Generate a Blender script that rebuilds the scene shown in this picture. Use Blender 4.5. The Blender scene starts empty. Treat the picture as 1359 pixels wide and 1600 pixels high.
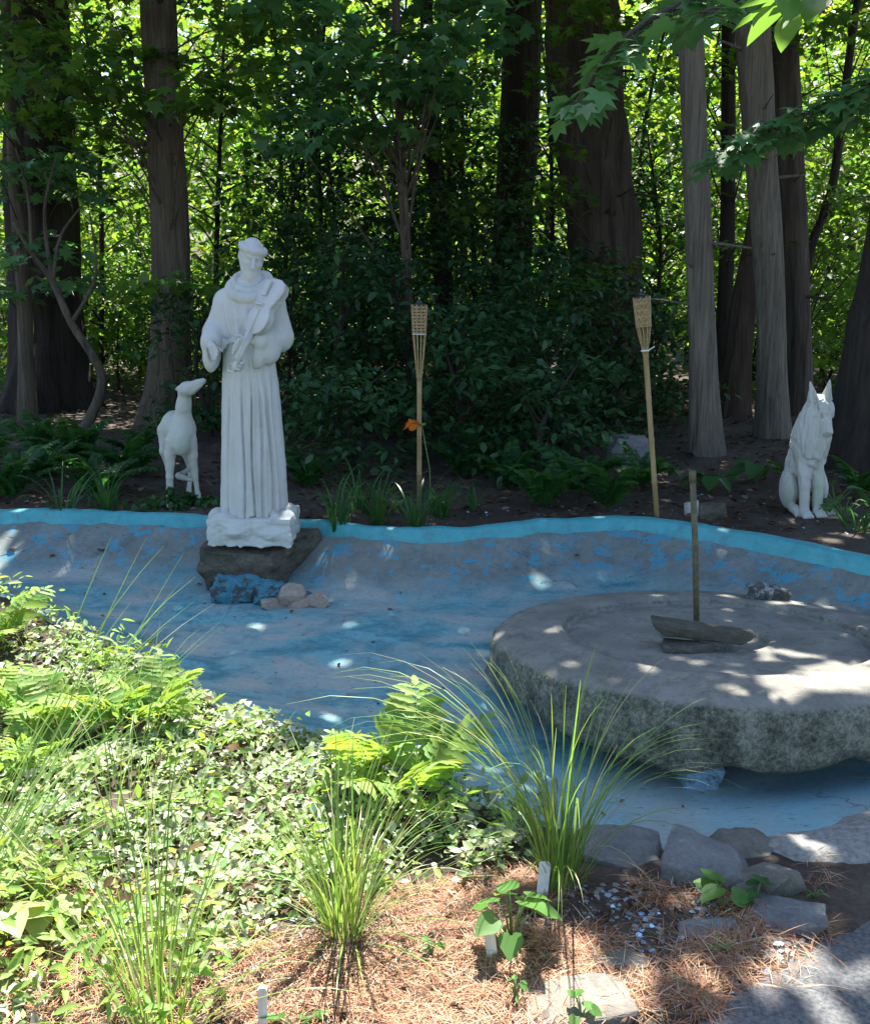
import bpy, bmesh, math, random
import numpy as np
from mathutils import Vector, Matrix, Quaternion

# ------------------------------------------------------------------ camera, sky, sun, exposure
sc = bpy.context.scene
COL = sc.collection
CAM_Z, PITCH, FPX = 1.10, math.radians(11.7), 1600.0
KF, BANK = 1.11, -.121          # scale of the far bank's statues, level of the far bank
cam = bpy.data.cameras.new("camera")
cam.sensor_fit = 'VERTICAL'; cam.sensor_height = 36.0; cam.lens = 36.0
cam.clip_start = 0.05; cam.clip_end = 500
camo = bpy.data.objects.new("camera", cam); COL.objects.link(camo)
camo.location = (0, 0, CAM_Z); camo.rotation_euler = (math.pi / 2 - PITCH, 0, 0)
sc.camera = camo

SUN_EL, SUN_AZ = math.radians(60), math.radians(7)       # azimuth from +Y towards +X
SUN = np.array([math.cos(SUN_EL) * math.sin(SUN_AZ), math.cos(SUN_EL) * math.cos(SUN_AZ), math.sin(SUN_EL)])
w = bpy.data.worlds.new("World"); sc.world = w; w.use_nodes = True
nt = w.node_tree
sky = nt.nodes.new('ShaderNodeTexSky'); sky.sky_type = 'NISHITA'; sky.sun_disc = False
sky.ozone_density = 1.0; sky.sun_elevation = SUN_EL; sky.sun_rotation = SUN_AZ
nt.links.new(sky.outputs[0], nt.nodes['Background'].inputs[0])
nt.nodes['Background'].inputs[1].default_value = 0.088
sl = bpy.data.lights.new("sun", 'SUN'); sl.energy = 5.0; sl.angle = math.radians(0.53); sl.color = (1.0, 0.95, 0.86)
so = bpy.data.objects.new("sun", sl); COL.objects.link(so)
so.rotation_euler = Vector(SUN).to_track_quat('Z', 'Y').to_euler(); so.location = (2, 6, 12)
sc.view_settings.view_transform = 'Standard'; sc.view_settings.look = 'None'
sc.view_settings.exposure = 1.92; sc.view_settings.gamma = 1.0
sc.view_settings.use_curve_mapping = False
sc.render.engine = 'CYCLES'
sc.cycles.max_bounces = 8; sc.cycles.transmission_bounces = 6; sc.cycles.diffuse_bounces = 4

rnd = random.Random(7)
rng = np.random.default_rng(11)

# ------------------------------------------------------------------ projection of photo pixels
CP, SP = math.cos(PITCH), math.sin(PITCH)
def ray(px, py):
    a = (px - 679.5) / FPX; b = (py - 800) / FPX
    return np.array([a, CP - b * SP, -SP - b * CP])
def P(px, py, z=0.0):
    d = ray(px, py); t = (z - CAM_Z) / d[2]
    return np.array([d[0] * t, d[1] * t, z])
def D(px, py, Y):
    d = ray(px, py); t = Y / d[1]
    return np.array([d[0] * t, Y, CAM_Z + d[2] * t])

# ------------------------------------------------------------------ noise
def _h(i, j, k):
    n = (i * 374761393 + j * 668265263 + k * 1440662683) & 0x7fffffff
    n = ((n ^ (n >> 13)) * 1274126177) & 0x7fffffff
    return ((n ^ (n >> 16)) & 0xffff) / 65535.0
def vnoise(x, y, z):
    x, y, z = np.broadcast_arrays(np.asarray(x, float), np.asarray(y, float), np.asarray(z, float))
    i = np.floor(x).astype(np.int64); j = np.floor(y).astype(np.int64); k = np.floor(z).astype(np.int64)
    u, v, s = x - i, y - j, z - k
    u = u * u * (3 - 2 * u); v = v * v * (3 - 2 * v); s = s * s * (3 - 2 * s)
    r = 0
    for a in (0, 1):
        for b in (0, 1):
            for c in (0, 1):
                r = r + _h(i + a, j + b, k + c) * (u if a else 1 - u) * (v if b else 1 - v) * (s if c else 1 - s)
    return r * 2 - 1
def fbm(x, y, z, o=3):
    r = 0; a = 1.0; f = 1.0
    for q in range(o):
        r = r + a * vnoise(x * f + 17 * q, y * f, z * f); a *= .5; f *= 2.03
    return r
def sstep(a, b, x):
    t = np.clip((x - a) / (b - a), 0, 1); return t * t * (3 - 2 * t)

# ------------------------------------------------------------------ object helpers
def tag(o, label=None, cat=None, group=None, kind=None):
    if label: o['label'] = label
    if cat: o['category'] = cat
    if group: o['group'] = group
    if kind: o['kind'] = kind
    return o
def link(name, me, mat=None, parent=None, smooth=True):
    o = bpy.data.objects.new(name, me); COL.objects.link(o)
    if mat is not None and not me.materials: me.materials.append(mat)
    if parent is not None: o.parent = parent
    return o
def empty(name, loc, rz=0.0):
    o = bpy.data.objects.new(name, None); COL.objects.link(o)
    o.location = loc; o.rotation_euler = (0, 0, rz); o.empty_display_size = .05
    return o
def copy_tree(o, parent=None):
    c = o.copy(); COL.objects.link(c)
    if parent is not None: c.parent = parent
    for ch in o.children: copy_tree(ch, c)
    return c
def pymesh(name, V, F, smooth=True):
    me = bpy.data.meshes.new(name)
    me.from_pydata([tuple(map(float, v)) for v in V], [], [tuple(map(int, f)) for f in F])
    if smooth: me.polygons.foreach_set('use_smooth', [True] * len(me.polygons))
    me.update(); return me
def npmesh(name, V, L, starts, smooth=True):
    me = bpy.data.meshes.new(name)
    me.vertices.add(len(V)); me.vertices.foreach_set('co', np.asarray(V, np.float32).ravel())
    me.loops.add(len(L)); me.loops.foreach_set('vertex_index', np.asarray(L, np.int32))
    me.polygons.add(len(starts)); me.polygons.foreach_set('loop_start', np.asarray(starts, np.int32))
    me.polygons.foreach_set('use_smooth', np.full(len(starts), smooth))
    me.update(calc_edges=True); return me
def quads(name, V, Q, smooth=True):
    Q = np.asarray(Q); return npmesh(name, V, Q.ravel(), np.arange(len(Q)) * Q.shape[1], smooth)
class MB:
    """collects pieces of ONE part"""
    def __init__(s): s.V = []; s.F = []
    def add(s, V, F):
        n = len(s.V); s.V += [tuple(v) for v in V]; s.F += [tuple(i + n for i in f) for f in F]; return s
    def tube(s, pts, rad, seg=8, cap=True, jit=0.0, flat=1.0):
        pts = [np.array(p, float) for p in pts]; n = len(pts)
        if np.isscalar(rad): rad = [rad] * n
        V = []; F = []
        for i, p in enumerate(pts):
            t = pts[min(i + 1, n - 1)] - pts[max(i - 1, 0)]; t = t / (np.linalg.norm(t) + 1e-9)
            a = np.cross(t, [0, 1, 0.01] if abs(t[1]) < .9 else [1, 0, 0]); a /= np.linalg.norm(a); b = np.cross(t, a)
            for k in range(seg):
                th = 2 * math.pi * k / seg
                r = rad[i] * (1 + jit * vnoise(p[0] * 3 + math.cos(th) * 1.7, p[1] * 3 + math.sin(th) * 1.7, p[2] * 2.2)) if jit else rad[i]
                V.append(p + (a * math.cos(th) + b * math.sin(th) * flat) * r)
        for i in range(n - 1):
            for k in range(seg):
                k2 = (k + 1) % seg
                F.append((i * seg + k, i * seg + k2, (i + 1) * seg + k2, (i + 1) * seg + k))
        if cap:
            F.append(tuple(range(seg - 1, -1, -1))); F.append(tuple((n - 1) * seg + k for k in range(seg)))
        return s.add(V, F)
    def box(s, c, d, R=None):
        c = np.array(c, float); V = []
        for x in (-.5, .5):
            for y in (-.5, .5):
                for z in (-.5, .5):
                    v = np.array([x * d[0], y * d[1], z * d[2]]); V.append(c + (R @ v if R is not None else v))
        return s.add(V, [(0, 1, 3, 2), (4, 6, 7, 5), (0, 4, 5, 1), (2, 3, 7, 6), (0, 2, 6, 4), (1, 5, 7, 3)])
    def build(s, name, mat, parent=None, smooth=True):
        return link(name, pymesh(name, s.V, s.F, smooth), mat, parent)
def rot(ax, ay, az):
    return np.array((Matrix.Rotation(az, 3, 'Z') @ Matrix.Rotation(ay, 3, 'Y') @ Matrix.Rotation(ax, 3, 'X')))

# ------------------------------------------------------------------ materials
def newmat(name):
    m = bpy.data.materials.new(name); m.use_nodes = True
    n = m.node_tree.nodes; l = m.node_tree.links
    return m, n, l, n['Principled BSDF']
def nz(n, l, vec, scale, detail=4, rough=.55, stretch=None, dist=0.0):
    if stretch:
        mp = n.new('ShaderNodeMapping'); mp.inputs['Scale'].default_value = stretch
        l.new(vec, mp.inputs['Vector']); vec = mp.outputs[0]
    t = n.new('ShaderNodeTexNoise'); t.inputs['Scale'].default_value = scale
    t.inputs['Detail'].default_value = detail; t.inputs['Roughness'].default_value = rough
    t.inputs['Distortion'].default_value = dist
    l.new(vec, t.inputs['Vector']); return t.outputs['Fac']
def ramp(n, l, fac, stops):
    r = n.new('ShaderNodeValToRGB'); e = r.color_ramp.elements
    while len(e) < len(stops): e.new(.5)
    for q, (p, c) in zip(e, stops):
        q.position = p; q.color = (c if len(c) == 4 else (*c, 1)) if not np.isscalar(c) else (c, c, c, 1)
    l.new(fac, r.inputs[0]); return r.outputs[0]
def mix(n, l, fac, a, b, mode='MIX'):
    m = n.new('ShaderNodeMix'); m.data_type = 'RGBA'; m.blend_type = mode
    for s, v in ((m.inputs[0], fac), (m.inputs[6], a), (m.inputs[7], b)):
        if hasattr(v, 'is_linked'): l.new(v, s)
        elif np.isscalar(v): s.default_value = v
        else: s.default_value = (*v, 1) if len(v) == 3 else v
    return m.outputs[2]
def bump(n, l, h, bs, strength=.4, dist=.02, normal=None):
    b = n.new('ShaderNodeBump'); b.inputs['Strength'].default_value = strength; b.inputs['Distance'].default_value = dist
    l.new(h, b.inputs['Height'])
    if normal is not None: l.new(normal, b.inputs['Normal'])
    l.new(b.outputs[0], bs.inputs['Normal']); return b.outputs[0]
def objco(n): return n.new('ShaderNodeTexCoord').outputs['Object']

def leaf_mat(name, c, tr, var=.35, hue=.03, transl=.45, rough=.45, spec=.35, second=None, sfrac=.1):
    m, n, l, b = newmat(name)
    g = n.new('ShaderNodeNewGeometry'); r = g.outputs['Random Per Island']
    out = n['Material Output']
    def vary(col):
        h = n.new('ShaderNodeHueSaturation')
        mr = n.new('ShaderNodeMapRange'); mr.inputs['To Min'].default_value = 1 - var; mr.inputs['To Max'].default_value = 1 + var
        l.new(r, mr.inputs['Value']); l.new(mr.outputs[0], h.inputs['Value'])
        k = n.new('ShaderNodeMath'); k.operation = 'MULTIPLY'; k.inputs[1].default_value = 7.31; l.new(r, k.inputs[0])
        fr = n.new('ShaderNodeMath'); fr.operation = 'FRACT'; l.new(k.outputs[0], fr.inputs[0])
        m2 = n.new('ShaderNodeMapRange'); m2.inputs['To Min'].default_value = .5 - hue; m2.inputs['To Max'].default_value = .5 + hue
        l.new(fr.outputs[0], m2.inputs['Value']); l.new(m2.outputs[0], h.inputs['Hue'])
        if second is not None:
            k3 = n.new('ShaderNodeMath'); k3.operation = 'MULTIPLY'; k3.inputs[1].default_value = 23.7; l.new(r, k3.inputs[0])
            f3 = n.new('ShaderNodeMath'); f3.operation = 'FRACT'; l.new(k3.outputs[0], f3.inputs[0])
            lt = n.new('ShaderNodeMath'); lt.operation = 'LESS_THAN'; lt.inputs[1].default_value = sfrac; l.new(f3.outputs[0], lt.inputs[0])
            col = mix(n, l, lt.outputs[0], col, second); l.new(col, h.inputs['Color'])
        else: h.inputs['Color'].default_value = (*col, 1)
        return h.outputs[0]
    l.new(vary(c), b.inputs['Base Color']); b.inputs['Roughness'].default_value = rough
    b.inputs['Specular IOR Level'].default_value = spec
    t = n.new('ShaderNodeBsdfTranslucent'); l.new(vary(tr), t.inputs['Color'])
    mx = n.new('ShaderNodeMixShader'); mx.inputs[0].default_value = transl
    l.new(b.outputs[0], mx.inputs[1]); l.new(t.outputs[0], mx.inputs[2]); l.new(mx.outputs[0], out.inputs['Surface'])
    return m
def bark_mat(name, c1, c2, sc_=6, st=(6, 6, .7), strength=.8, moss=None):
    m, n, l, b = newmat(name); o = objco(n)
    f = nz(n, l, o, sc_, 6, .65, st, .6)
    f2 = nz(n, l, o, 1.7, 4, .6)
    col = ramp(n, l, f, [(.3, c1), (.68, c2)])
    col = mix(n, l, ramp(n, l, f2, [(.4, 0.0), (.7, .5)]), col, tuple(.5 * a for a in c2))
    if moss: col = mix(n, l, ramp(n, l, nz(n, l, o, 3.1, 5, .6), [(.55, 0.0), (.7, .7)]), col, moss)
    l.new(col, b.inputs['Base Color']); b.inputs['Roughness'].default_value = .95
    bump(n, l, mix(n, l, .35, f, nz(n, l, o, 22, 6, .7, (1, 1, .35))), b, strength, .05); return m
def plain(name, c, rough=.6, var=.25, scale=30, bstr=.2, spec=.4, metal=0.0, c2=None, stretch=None, bd=.004):
    m, n, l, b = newmat(name); o = objco(n)
    f = nz(n, l, o, scale, 5, .6, stretch)
    col = ramp(n, l, f, [(.3, tuple(max(0, a * (1 - var)) for a in c)), (.7, c2 or tuple(a * (1 + var) for a in c))])
    l.new(col, b.inputs['Base Color']); b.inputs['Roughness'].default_value = rough
    b.inputs['Specular IOR Level'].default_value = spec; b.inputs['Metallic'].default_value = metal
    bump(n, l, f, b, bstr, bd); return m

M = {}
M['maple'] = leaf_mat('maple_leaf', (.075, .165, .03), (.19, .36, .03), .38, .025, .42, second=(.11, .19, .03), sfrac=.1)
M['maple_blue'] = leaf_mat('broad_leaf', (.08, .21, .085), (.14, .33, .06), .35, .02, .38, .42, .45)
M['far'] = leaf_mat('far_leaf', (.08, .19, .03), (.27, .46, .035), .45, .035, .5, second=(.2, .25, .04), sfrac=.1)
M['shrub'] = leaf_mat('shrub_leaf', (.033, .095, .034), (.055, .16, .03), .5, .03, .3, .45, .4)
M['canopy'] = leaf_mat('canopy_leaf', (.03, .08, .02), (.10, .24, .02), .35, .02, .35)
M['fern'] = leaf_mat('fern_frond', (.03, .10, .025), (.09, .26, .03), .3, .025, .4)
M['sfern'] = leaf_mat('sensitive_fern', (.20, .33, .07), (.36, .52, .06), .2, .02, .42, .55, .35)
M['cover'] = leaf_mat('ground_cover_leaf', (.26, .36, .14), (.34, .46, .09), .5, .045, .34, .52, .42, second=(.46, .50, .36), sfrac=.35)
M['grass'] = leaf_mat('grass_blade', (.17, .28, .06), (.27, .42, .06), .35, .03, .35, .42, .4, second=(.36, .33, .16), sfrac=.13)
M['lily'] = leaf_mat('daylily_leaf', (.03, .105, .025), (.08, .24, .03), .3, .02, .35, .4, .4)
M['hosta'] = leaf_mat('hosta_leaf', (.035, .12, .035), (.09, .24, .04), .25, .02, .35, .38, .45)
M['heart'] = leaf_mat('heart_leaf', (.075, .20, .045), (.2, .42, .05), .25, .02, .4, .4, .4)
M['needle'] = leaf_mat('pine_needle', (.38, .185, .10), (.28, .12, .06), .55, .02, .15, .6, .25, second=(.42, .32, .22), sfrac=.35)
M['dead'] = leaf_mat('dead_leaf', (.12, .068, .042), (.12, .06, .03), .55, .02, .2, .8, .12, second=(.21, .17, .14), sfrac=.15)
M['bark_maple'] = bark_mat('bark_grey_brown', (.04, .032, .022), (.17, .14, .10), 4, (8, 8, .5), 1.0)
M['bark_cedar'] = bark_mat('bark_cedar', (.016, .013, .010), (.115, .092, .070), 2.6, (7, 7, .3), 1.0)
M['bark_grey'] = bark_mat('bark_pale_grey', (.07, .06, .046), (.27, .24, .19), 4.5, (8, 8, .35), 1.0)
M['bark_dark'] = bark_mat('bark_dark', (.016, .012, .010), (.05, .04, .032), 5, (7, 7, .5))
M['bark_red'] = bark_mat('bark_reddish', (.03, .02, .014), (.10, .066, .048), 4, (8, 8, .35))
M['stem'] = plain('green_stem', (.10, .17, .05), .6)
M['twig'] = plain('twig', (.07, .055, .04), .9)
# ------------------------------------------------------------------ signed-distance sculpting with surface nets
def smin(a, b, k):
    if k <= 0: return np.minimum(a, b)
    h = np.clip(.5 + .5 * (b - a) / k, 0, 1); return b + (a - b) * h - k * h * (1 - h)
class Vol:
    def __init__(s, lo, hi, h):
        s.lo = np.array(lo, float); s.h = h
        s.n = np.ceil((np.array(hi) - s.lo) / h).astype(int) + 1
        s.ax = [(s.lo[i] + h * np.arange(s.n[i])).astype(np.float32) for i in range(3)]
        s.F = np.full(s.n, .3, np.float32)
    def reg(s, lo, hi):
        a = np.clip(np.floor((np.array(lo) - s.lo) / s.h).astype(int), 0, s.n)
        b = np.clip(np.ceil((np.array(hi) - s.lo) / s.h).astype(int) + 1, 0, s.n)
        sl_ = tuple(slice(a[i], b[i]) for i in range(3))
        return sl_, s.ax[0][sl_[0]][:, None, None], s.ax[1][sl_[1]][None, :, None], s.ax[2][sl_[2]][None, None, :]
    def add(s, prim, k=.01, sub=False):
        fn, lo, hi = prim; m = k + .03
        sl_, X, Y, Z = s.reg(np.array(lo) - m, np.array(hi) + m)
        d = fn(X, Y, Z).astype(np.float32)
        if sub: s.F[sl_] = -smin(-s.F[sl_], d, k)
        else: s.F[sl_] = smin(s.F[sl_], d, k)
        return s
    def displace(s, fn, lo=None, hi=None):
        sl_, X, Y, Z = s.reg(lo if lo is not None else s.lo, hi if hi is not None else s.lo + s.h * s.n)
        A = np.abs(s.F[sl_]) < .03
        idx = np.nonzero(A)
        x = np.broadcast_to(X, A.shape)[idx]; y = np.broadcast_to(Y, A.shape)[idx]; z = np.broadcast_to(Z, A.shape)[idx]
        s.F[sl_][idx] += fn(x, y, z)
    def mesh(s, name):
        F = s.F; ins = F < 0; nx, ny, nz_ = F.shape
        c = np.zeros((nx - 1, ny - 1, nz_ - 1), np.int8)
        for a in (0, 1):
            for b in (0, 1):
                for d in (0, 1):
                    c += ins[a:nx - 1 + a, b:ny - 1 + b, d:nz_ - 1 + d]
        I = np.argwhere((c > 0) & (c < 8)); idm = np.full(c.shape, -1, np.int32)
        idm[I[:, 0], I[:, 1], I[:, 2]] = np.arange(len(I))
        acc = np.zeros((len(I), 3)); cnt = np.zeros(len(I))
        cor = [(a, b, d) for a in (0, 1) for b in (0, 1) for d in (0, 1)]
        val = {q: F[I[:, 0] + q[0], I[:, 1] + q[1], I[:, 2] + q[2]] for q in cor}
        for q in cor:
            for ax in range(3):
                if q[ax]: continue
                r = list(q); r[ax] = 1; r = tuple(r)
                f0, f1 = val[q], val[r]; mk = (f0 < 0) != (f1 < 0)
                t = np.where(mk, f0 / np.where(mk, f0 - f1, 1), 0)
                p = np.array(q, float)[None] + np.eye(3)[ax][None] * t[:, None]
                acc[mk] += p[mk]; cnt[mk] += 1
        V = s.lo + s.h * (I + acc / cnt[:, None])
        Q = []
        for ax in range(3):
            o1, o2 = [(1, 2), (2, 0), (0, 1)][ax]
            a = [slice(None)] * 3; b = [slice(None)] * 3
            a[ax] = slice(0, -1); b[ax] = slice(1, None)
            A, B = ins[tuple(a)], ins[tuple(b)]
            E = np.argwhere(A != B)
            E = E[(E[:, o1] > 0) & (E[:, o2] > 0) & (E[:, o1] < F.shape[o1] - 1) & (E[:, o2] < F.shape[o2] - 1)]
            fl = A[E[:, 0], E[:, 1], E[:, 2]]
            q = []
            for d1, d2 in ((1, 1), (0, 1), (0, 0), (1, 0)):
                e = E.copy(); e[:, o1] -= d1; e[:, o2] -= d2
                q.append(idm[e[:, 0], e[:, 1], e[:, 2]])
            q = np.stack(q, 1); q[~fl] = q[~fl][:, ::-1]; Q.append(q)
        Q = np.concatenate(Q); Q = Q[(Q >= 0).all(1)]
        return quads(name, V, Q, True)
def cap(a, b, r1, r2=None):
    a = np.array(a, np.float32); b = np.array(b, np.float32); r2 = r1 if r2 is None else r2
    ba = b - a; L2 = float(ba @ ba) + 1e-9
    def fn(X, Y, Z):
        x, y, z = X - a[0], Y - a[1], Z - a[2]
        h = np.clip((x * ba[0] + y * ba[1] + z * ba[2]) / L2, 0, 1)
        return np.sqrt((x - ba[0] * h) ** 2 + (y - ba[1] * h) ** 2 + (z - ba[2] * h) ** 2) - (r1 + (r2 - r1) * h)
    m = max(r1, r2)
    return fn, np.minimum(a, b) - m, np.maximum(a, b) + m
def ell(c, r, R=None):
    c = np.array(c, np.float32); r = np.array(r, np.float32); m = float(max(r))
    def fn(X, Y, Z):
        x, y, z = X - c[0], Y - c[1], Z - c[2]
        if R is not None:
            x, y, z = (R[0][0] * x + R[1][0] * y + R[2][0] * z, R[0][1] * x + R[1][1] * y + R[2][1] * z, R[0][2] * x + R[1][2] * y + R[2][2] * z)
        k0 = np.sqrt((x / r[0]) ** 2 + (y / r[1]) ** 2 + (z / r[2]) ** 2)
        k1 = np.sqrt((x / r[0] ** 2) ** 2 + (y / r[1] ** 2) ** 2 + (z / r[2] ** 2) ** 2) + 1e-6
        return k0 * (k0 - 1) / k1
    return fn, c - m, c + m
def torus(c, R_, r, M3=None):
    c = np.array(c, np.float32)
    def fn(X, Y, Z):
        x, y, z = X - c[0], Y - c[1], Z - c[2]
        if M3 is not None:
            x, y, z = (M3[0][0] * x + M3[1][0] * y + M3[2][0] * z, M3[0][1] * x + M3[1][1] * y + M3[2][1] * z, M3[0][2] * x + M3[1][2] * y + M3[2][2] * z)
        q = np.sqrt(x * x + y * y) - R_
        return np.sqrt(q * q + z * z) - r
    return fn, c - (R_ + r), c + (R_ + r)

# ------------------------------------------------------------------ leaf templates and scattering
def two_sided(mid, side):
    """leaf of two ngons: mid = points on the midrib, side = outline of the right half"""
    V = list(mid) + list(side) + [(-x, y, z) for x, y, z in side]
    m = len(mid); s = len(side)
    f1 = [0] + list(range(m, m + s)) + [m - 1] + list(range(m - 2, 0, -1))
    f2 = list(reversed([0] + list(range(m + s, m + 2 * s)) + [m - 1] + list(range(m - 2, 0, -1))))
    return np.array(V, float), [f1, f2]
OV = two_sided([(0, 0, 0), (0, .5, -.03), (0, 1, -.12)], [(.24, .28, .05), (.25, .6, .03)])
SL = two_sided([(0, 0, 0), (0, 1, -.12)], [(.16, .3, .04), (.14, .65, .02)])
MP = two_sided([(0, 0, 0), (0, .5, -.03), (0, 1, -.12)],
               [(.22, -.06, .03), (.54, .20, .0), (.30, .36, .05), (.50, .74, -.02), (.17, .64, .03)])
HT = two_sided([(0, 0, 0), (0, .5, -.02), (0, 1, -.14)],
               [(.16, -.16, .04), (.40, -.12, .05), (.52, .14, .06), (.44, .45, .06), (.22, .76, .0)])
HO = two_sided([(0, 0, 0), (0, .25, .03), (0, .5, .02), (0, .78, -.08), (0, 1, -.24)],
               [(.16, .02, .06), (.33, .2, .12), (.38, .42, .11), (.30, .65, .03), (.13, .88, -.12)])
def inst_mesh(name, tpl, T, R, S):
    tv, tf = tpl; N = len(T); nv = len(tv)
    S = np.asarray(S, float)
    if S.ndim == 1: S = S[:, None] * np.ones((1, 3))
    V = np.einsum('nij,nkj->nki', R, tv[None] * S[:, None, :]) + T[:, None, :]
    L = np.concatenate([np.array(f) for f in tf]); st = np.cumsum([0] + [len(f) for f in tf])[:-1]
    nl = len(L); off = np.arange(N)
    return npmesh(name, V.reshape(-1, 3), (L[None] + off[:, None] * nv).ravel(), (st[None] + off[:, None] * nl).ravel(), True)
def rots(N, tilt=.5, droop=.25, yaw=None):
    yaw = rng.uniform(0, 2 * math.pi, N) if yaw is None else yaw
    a = rng.normal(-droop, tilt, N); b = rng.normal(0, tilt, N)
    cy, sy, ca, sa, cb, sb = np.cos(yaw), np.sin(yaw), np.cos(a), np.sin(a), np.cos(b), np.sin(b)
    z = np.zeros(N); o = np.ones(N)
    Rz = np.stack([np.stack([cy, -sy, z], 1), np.stack([sy, cy, z], 1), np.stack([z, z, o], 1)], 1)
    Rx = np.stack([np.stack([o, z, z], 1), np.stack([z, ca, -sa], 1), np.stack([z, sa, ca], 1)], 1)
    Ry = np.stack([np.stack([cb, z, sb], 1), np.stack([z, o, z], 1), np.stack([-sb, z, cb], 1)], 1)
    return Rz @ Rx @ Ry
def inpoly(x, y, poly):
    r = np.zeros(np.shape(x), bool); n = len(poly)
    for i in range(n):
        x1, y1 = poly[i][:2]; x2, y2 = poly[(i + 1) % n][:2]
        c = ((y1 > y) != (y2 > y)) & (x < (x2 - x1) * (y - y1) / (y2 - y1 + 1e-12) + x1); r ^= c
    return r
def sample_poly(poly, n):
    p = np.array(poly)[:, :2]; lo, hi = p.min(0), p.max(0); out = []
    while len(out) < n:
        q = rng.uniform(lo, hi, (n * 2, 2)); q = q[inpoly(q[:, 0], q[:, 1], p)]; out += list(q)
    return np.array(out[:n])
def polydist(x, y, poly):
    d = np.full(np.shape(x), 1e9); n = len(poly)
    for i in range(n):
        a = np.array(poly[i][:2]); b = np.array(poly[(i + 1) % n][:2]); ba = b - a
        h = np.clip(((x - a[0]) * ba[0] + (y - a[1]) * ba[1]) / (ba @ ba + 1e-12), 0, 1)
        d = np.minimum(d, np.hypot(x - a[0] - ba[0] * h, y - a[1] - ba[1] * h))
    return np.where(inpoly(x, y, poly), d, -d)

# ------------------------------------------------------------------ terrain, pool
RIMPX = [(-420, 804), (-120, 806), (0, 808), (150, 810), (330, 816), (470, 822), (560, 833), (640, 837), (720, 835), (820, 827), (950, 817), (1050, 826), (1200, 851), (1359, 882), (1500, 915), (1640, 955)]
RIM = [P(a, b, BANK) for a, b in RIMPX]
def catmull(pts, n=8):
    pts = [np.array(p, float) for p in pts]; out = []
    for i in range(len(pts) - 1):
        p0 = pts[max(i - 1, 0)]; p1 = pts[i]; p2 = pts[i + 1]; p3 = pts[min(i + 2, len(pts) - 1)]
        for k in range(n):
            t = k / n
            out.append(.5 * ((2 * p1) + (-p0 + p2) * t + (2 * p0 - 5 * p1 + 4 * p2 - p3) * t * t + (-p0 + 3 * p1 - 3 * p2 + p3) * t ** 3))
    out.append(pts[-1]); return out
RIMC = catmull(RIM, 8)
NEAR = [P(1640, 1240, -.44), P(1359, 1282, -.44), P(1200, 1318, -.44), P(1050, 1332, -.44), P(910, 1312, -.44), P(760, 1255, -.43), P(640, 1208, -.42),
        P(530, 1172, -.40), P(430, 1128, -.38), P(330, 1090, -.36), P(230, 1040, -.34), P(100, 985, -.31), P(0, 935, -.27), P(-150, 890, -.22), P(-420, 850, -.17)]
NEARC = catmull(NEAR, 5)
POOL = [p[:2] for p in RIMC] + [p[:2] for p in NEARC]
rx_ = np.array([p[0] for p in RIMC]); ry_ = np.array([p[1] for p in RIMC])
def rim_y(x): return np.interp(x, rx_, ry_)
def base_g(x, y):
    x = np.asarray(x, float); y = np.asarray(y, float)
    g = -.42 + (.42 + BANK) * sstep(2.95, rim_y(x), y)
    g = g + .022 * np.clip(y - 6, 0, 60) + .05 * fbm(x * .5, y * .5, 3.3, 2) * sstep(6.5, 10, y)
    g = g + 9 * sstep(26, 62, y)
    g = g + .012 * fbm(x * 5, y * 5, 1.2, 3) * (1 - sstep(30, 60, y))
    return g
def pool_z(x, y, d):
    g = -.42 + (.42 + BANK) * sstep(2.95, rim_y(x), y)
    zf = -.50 + .13 * sstep(3.3, rim_y(x) - .35, y)
    wv = np.clip(1 - d / .40, 0, 1) ** 1.25
    z = zf + (g - .012 - zf) * wv
    return np.where(d >= 0, z, g - .012 + d * .6) + .006 * fbm(x * 4, y * 4, 9.1, 3)
def G(x, y):
    x = np.asarray(x, float); y = np.asarray(y, float)
    d = polydist(x, y, POOL)
    return np.where(d > 0, pool_z(x, y, d), base_g(x, y))
def grid(name, xs, ys, fz, mat, keep=None):
    X, Y = np.meshgrid(xs, ys, indexing='ij'); Z = fz(X, Y)
    V = np.stack([X, Y, Z], -1).reshape(-1, 3); ny = len(ys)
    i, j = np.meshgrid(np.arange(len(xs) - 1), np.arange(ny - 1), indexing='ij'); i = i.ravel(); j = j.ravel()
    Q = np.stack([i * ny + j, (i + 1) * ny + j, (i + 1) * ny + j + 1, i * ny + j + 1], 1)
    if keep is not None:
        k = keep(X, Y).reshape(-1); Q = Q[k[Q].any(1)]
        u = np.unique(Q); mp = np.full(len(V), -1); mp[u] = np.arange(len(u)); V = V[u]; Q = mp[Q]
    return link(name, quads(name, V, Q), mat)

# ground material: dark humus behind, grey gritty soil in front
m, n, l, b = newmat('forest_soil'); o = objco(n)
f1 = nz(n, l, o, 3.0, 6, .65); f2 = nz(n, l, o, 40, 6, .7)
c = ramp(n, l, f1, [(.32, (.045, .032, .023)), (.55, (.095, .068, .05)), (.75, (.15, .12, .098))])
c = mix(n, l, .75, c, ramp(n, l, f2, [(.3, .35), (.7, 1.25)]), 'MULTIPLY')
l.new(c, b.inputs['Base Color']); b.inputs['Roughness'].default_value = .95; bump(n, l, f2, b, .9, .02)
M['soil'] = m
def ground_fz(X, Y):
    d = polydist(X, Y, POOL)
    z = base_g(X, Y) - 2.0 * (np.clip(d, -.012, .08) + .012)
    return np.where(d > .03, np.minimum(z, pool_z(X, Y, d) - .06), z)
xs = np.concatenate([[-220, -120, -60, -30, -16, -10, -7, -5.4], np.arange(-4.6, 4.61, .05), [5.4, 7, 10, 16, 30, 60, 120, 220]])
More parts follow.
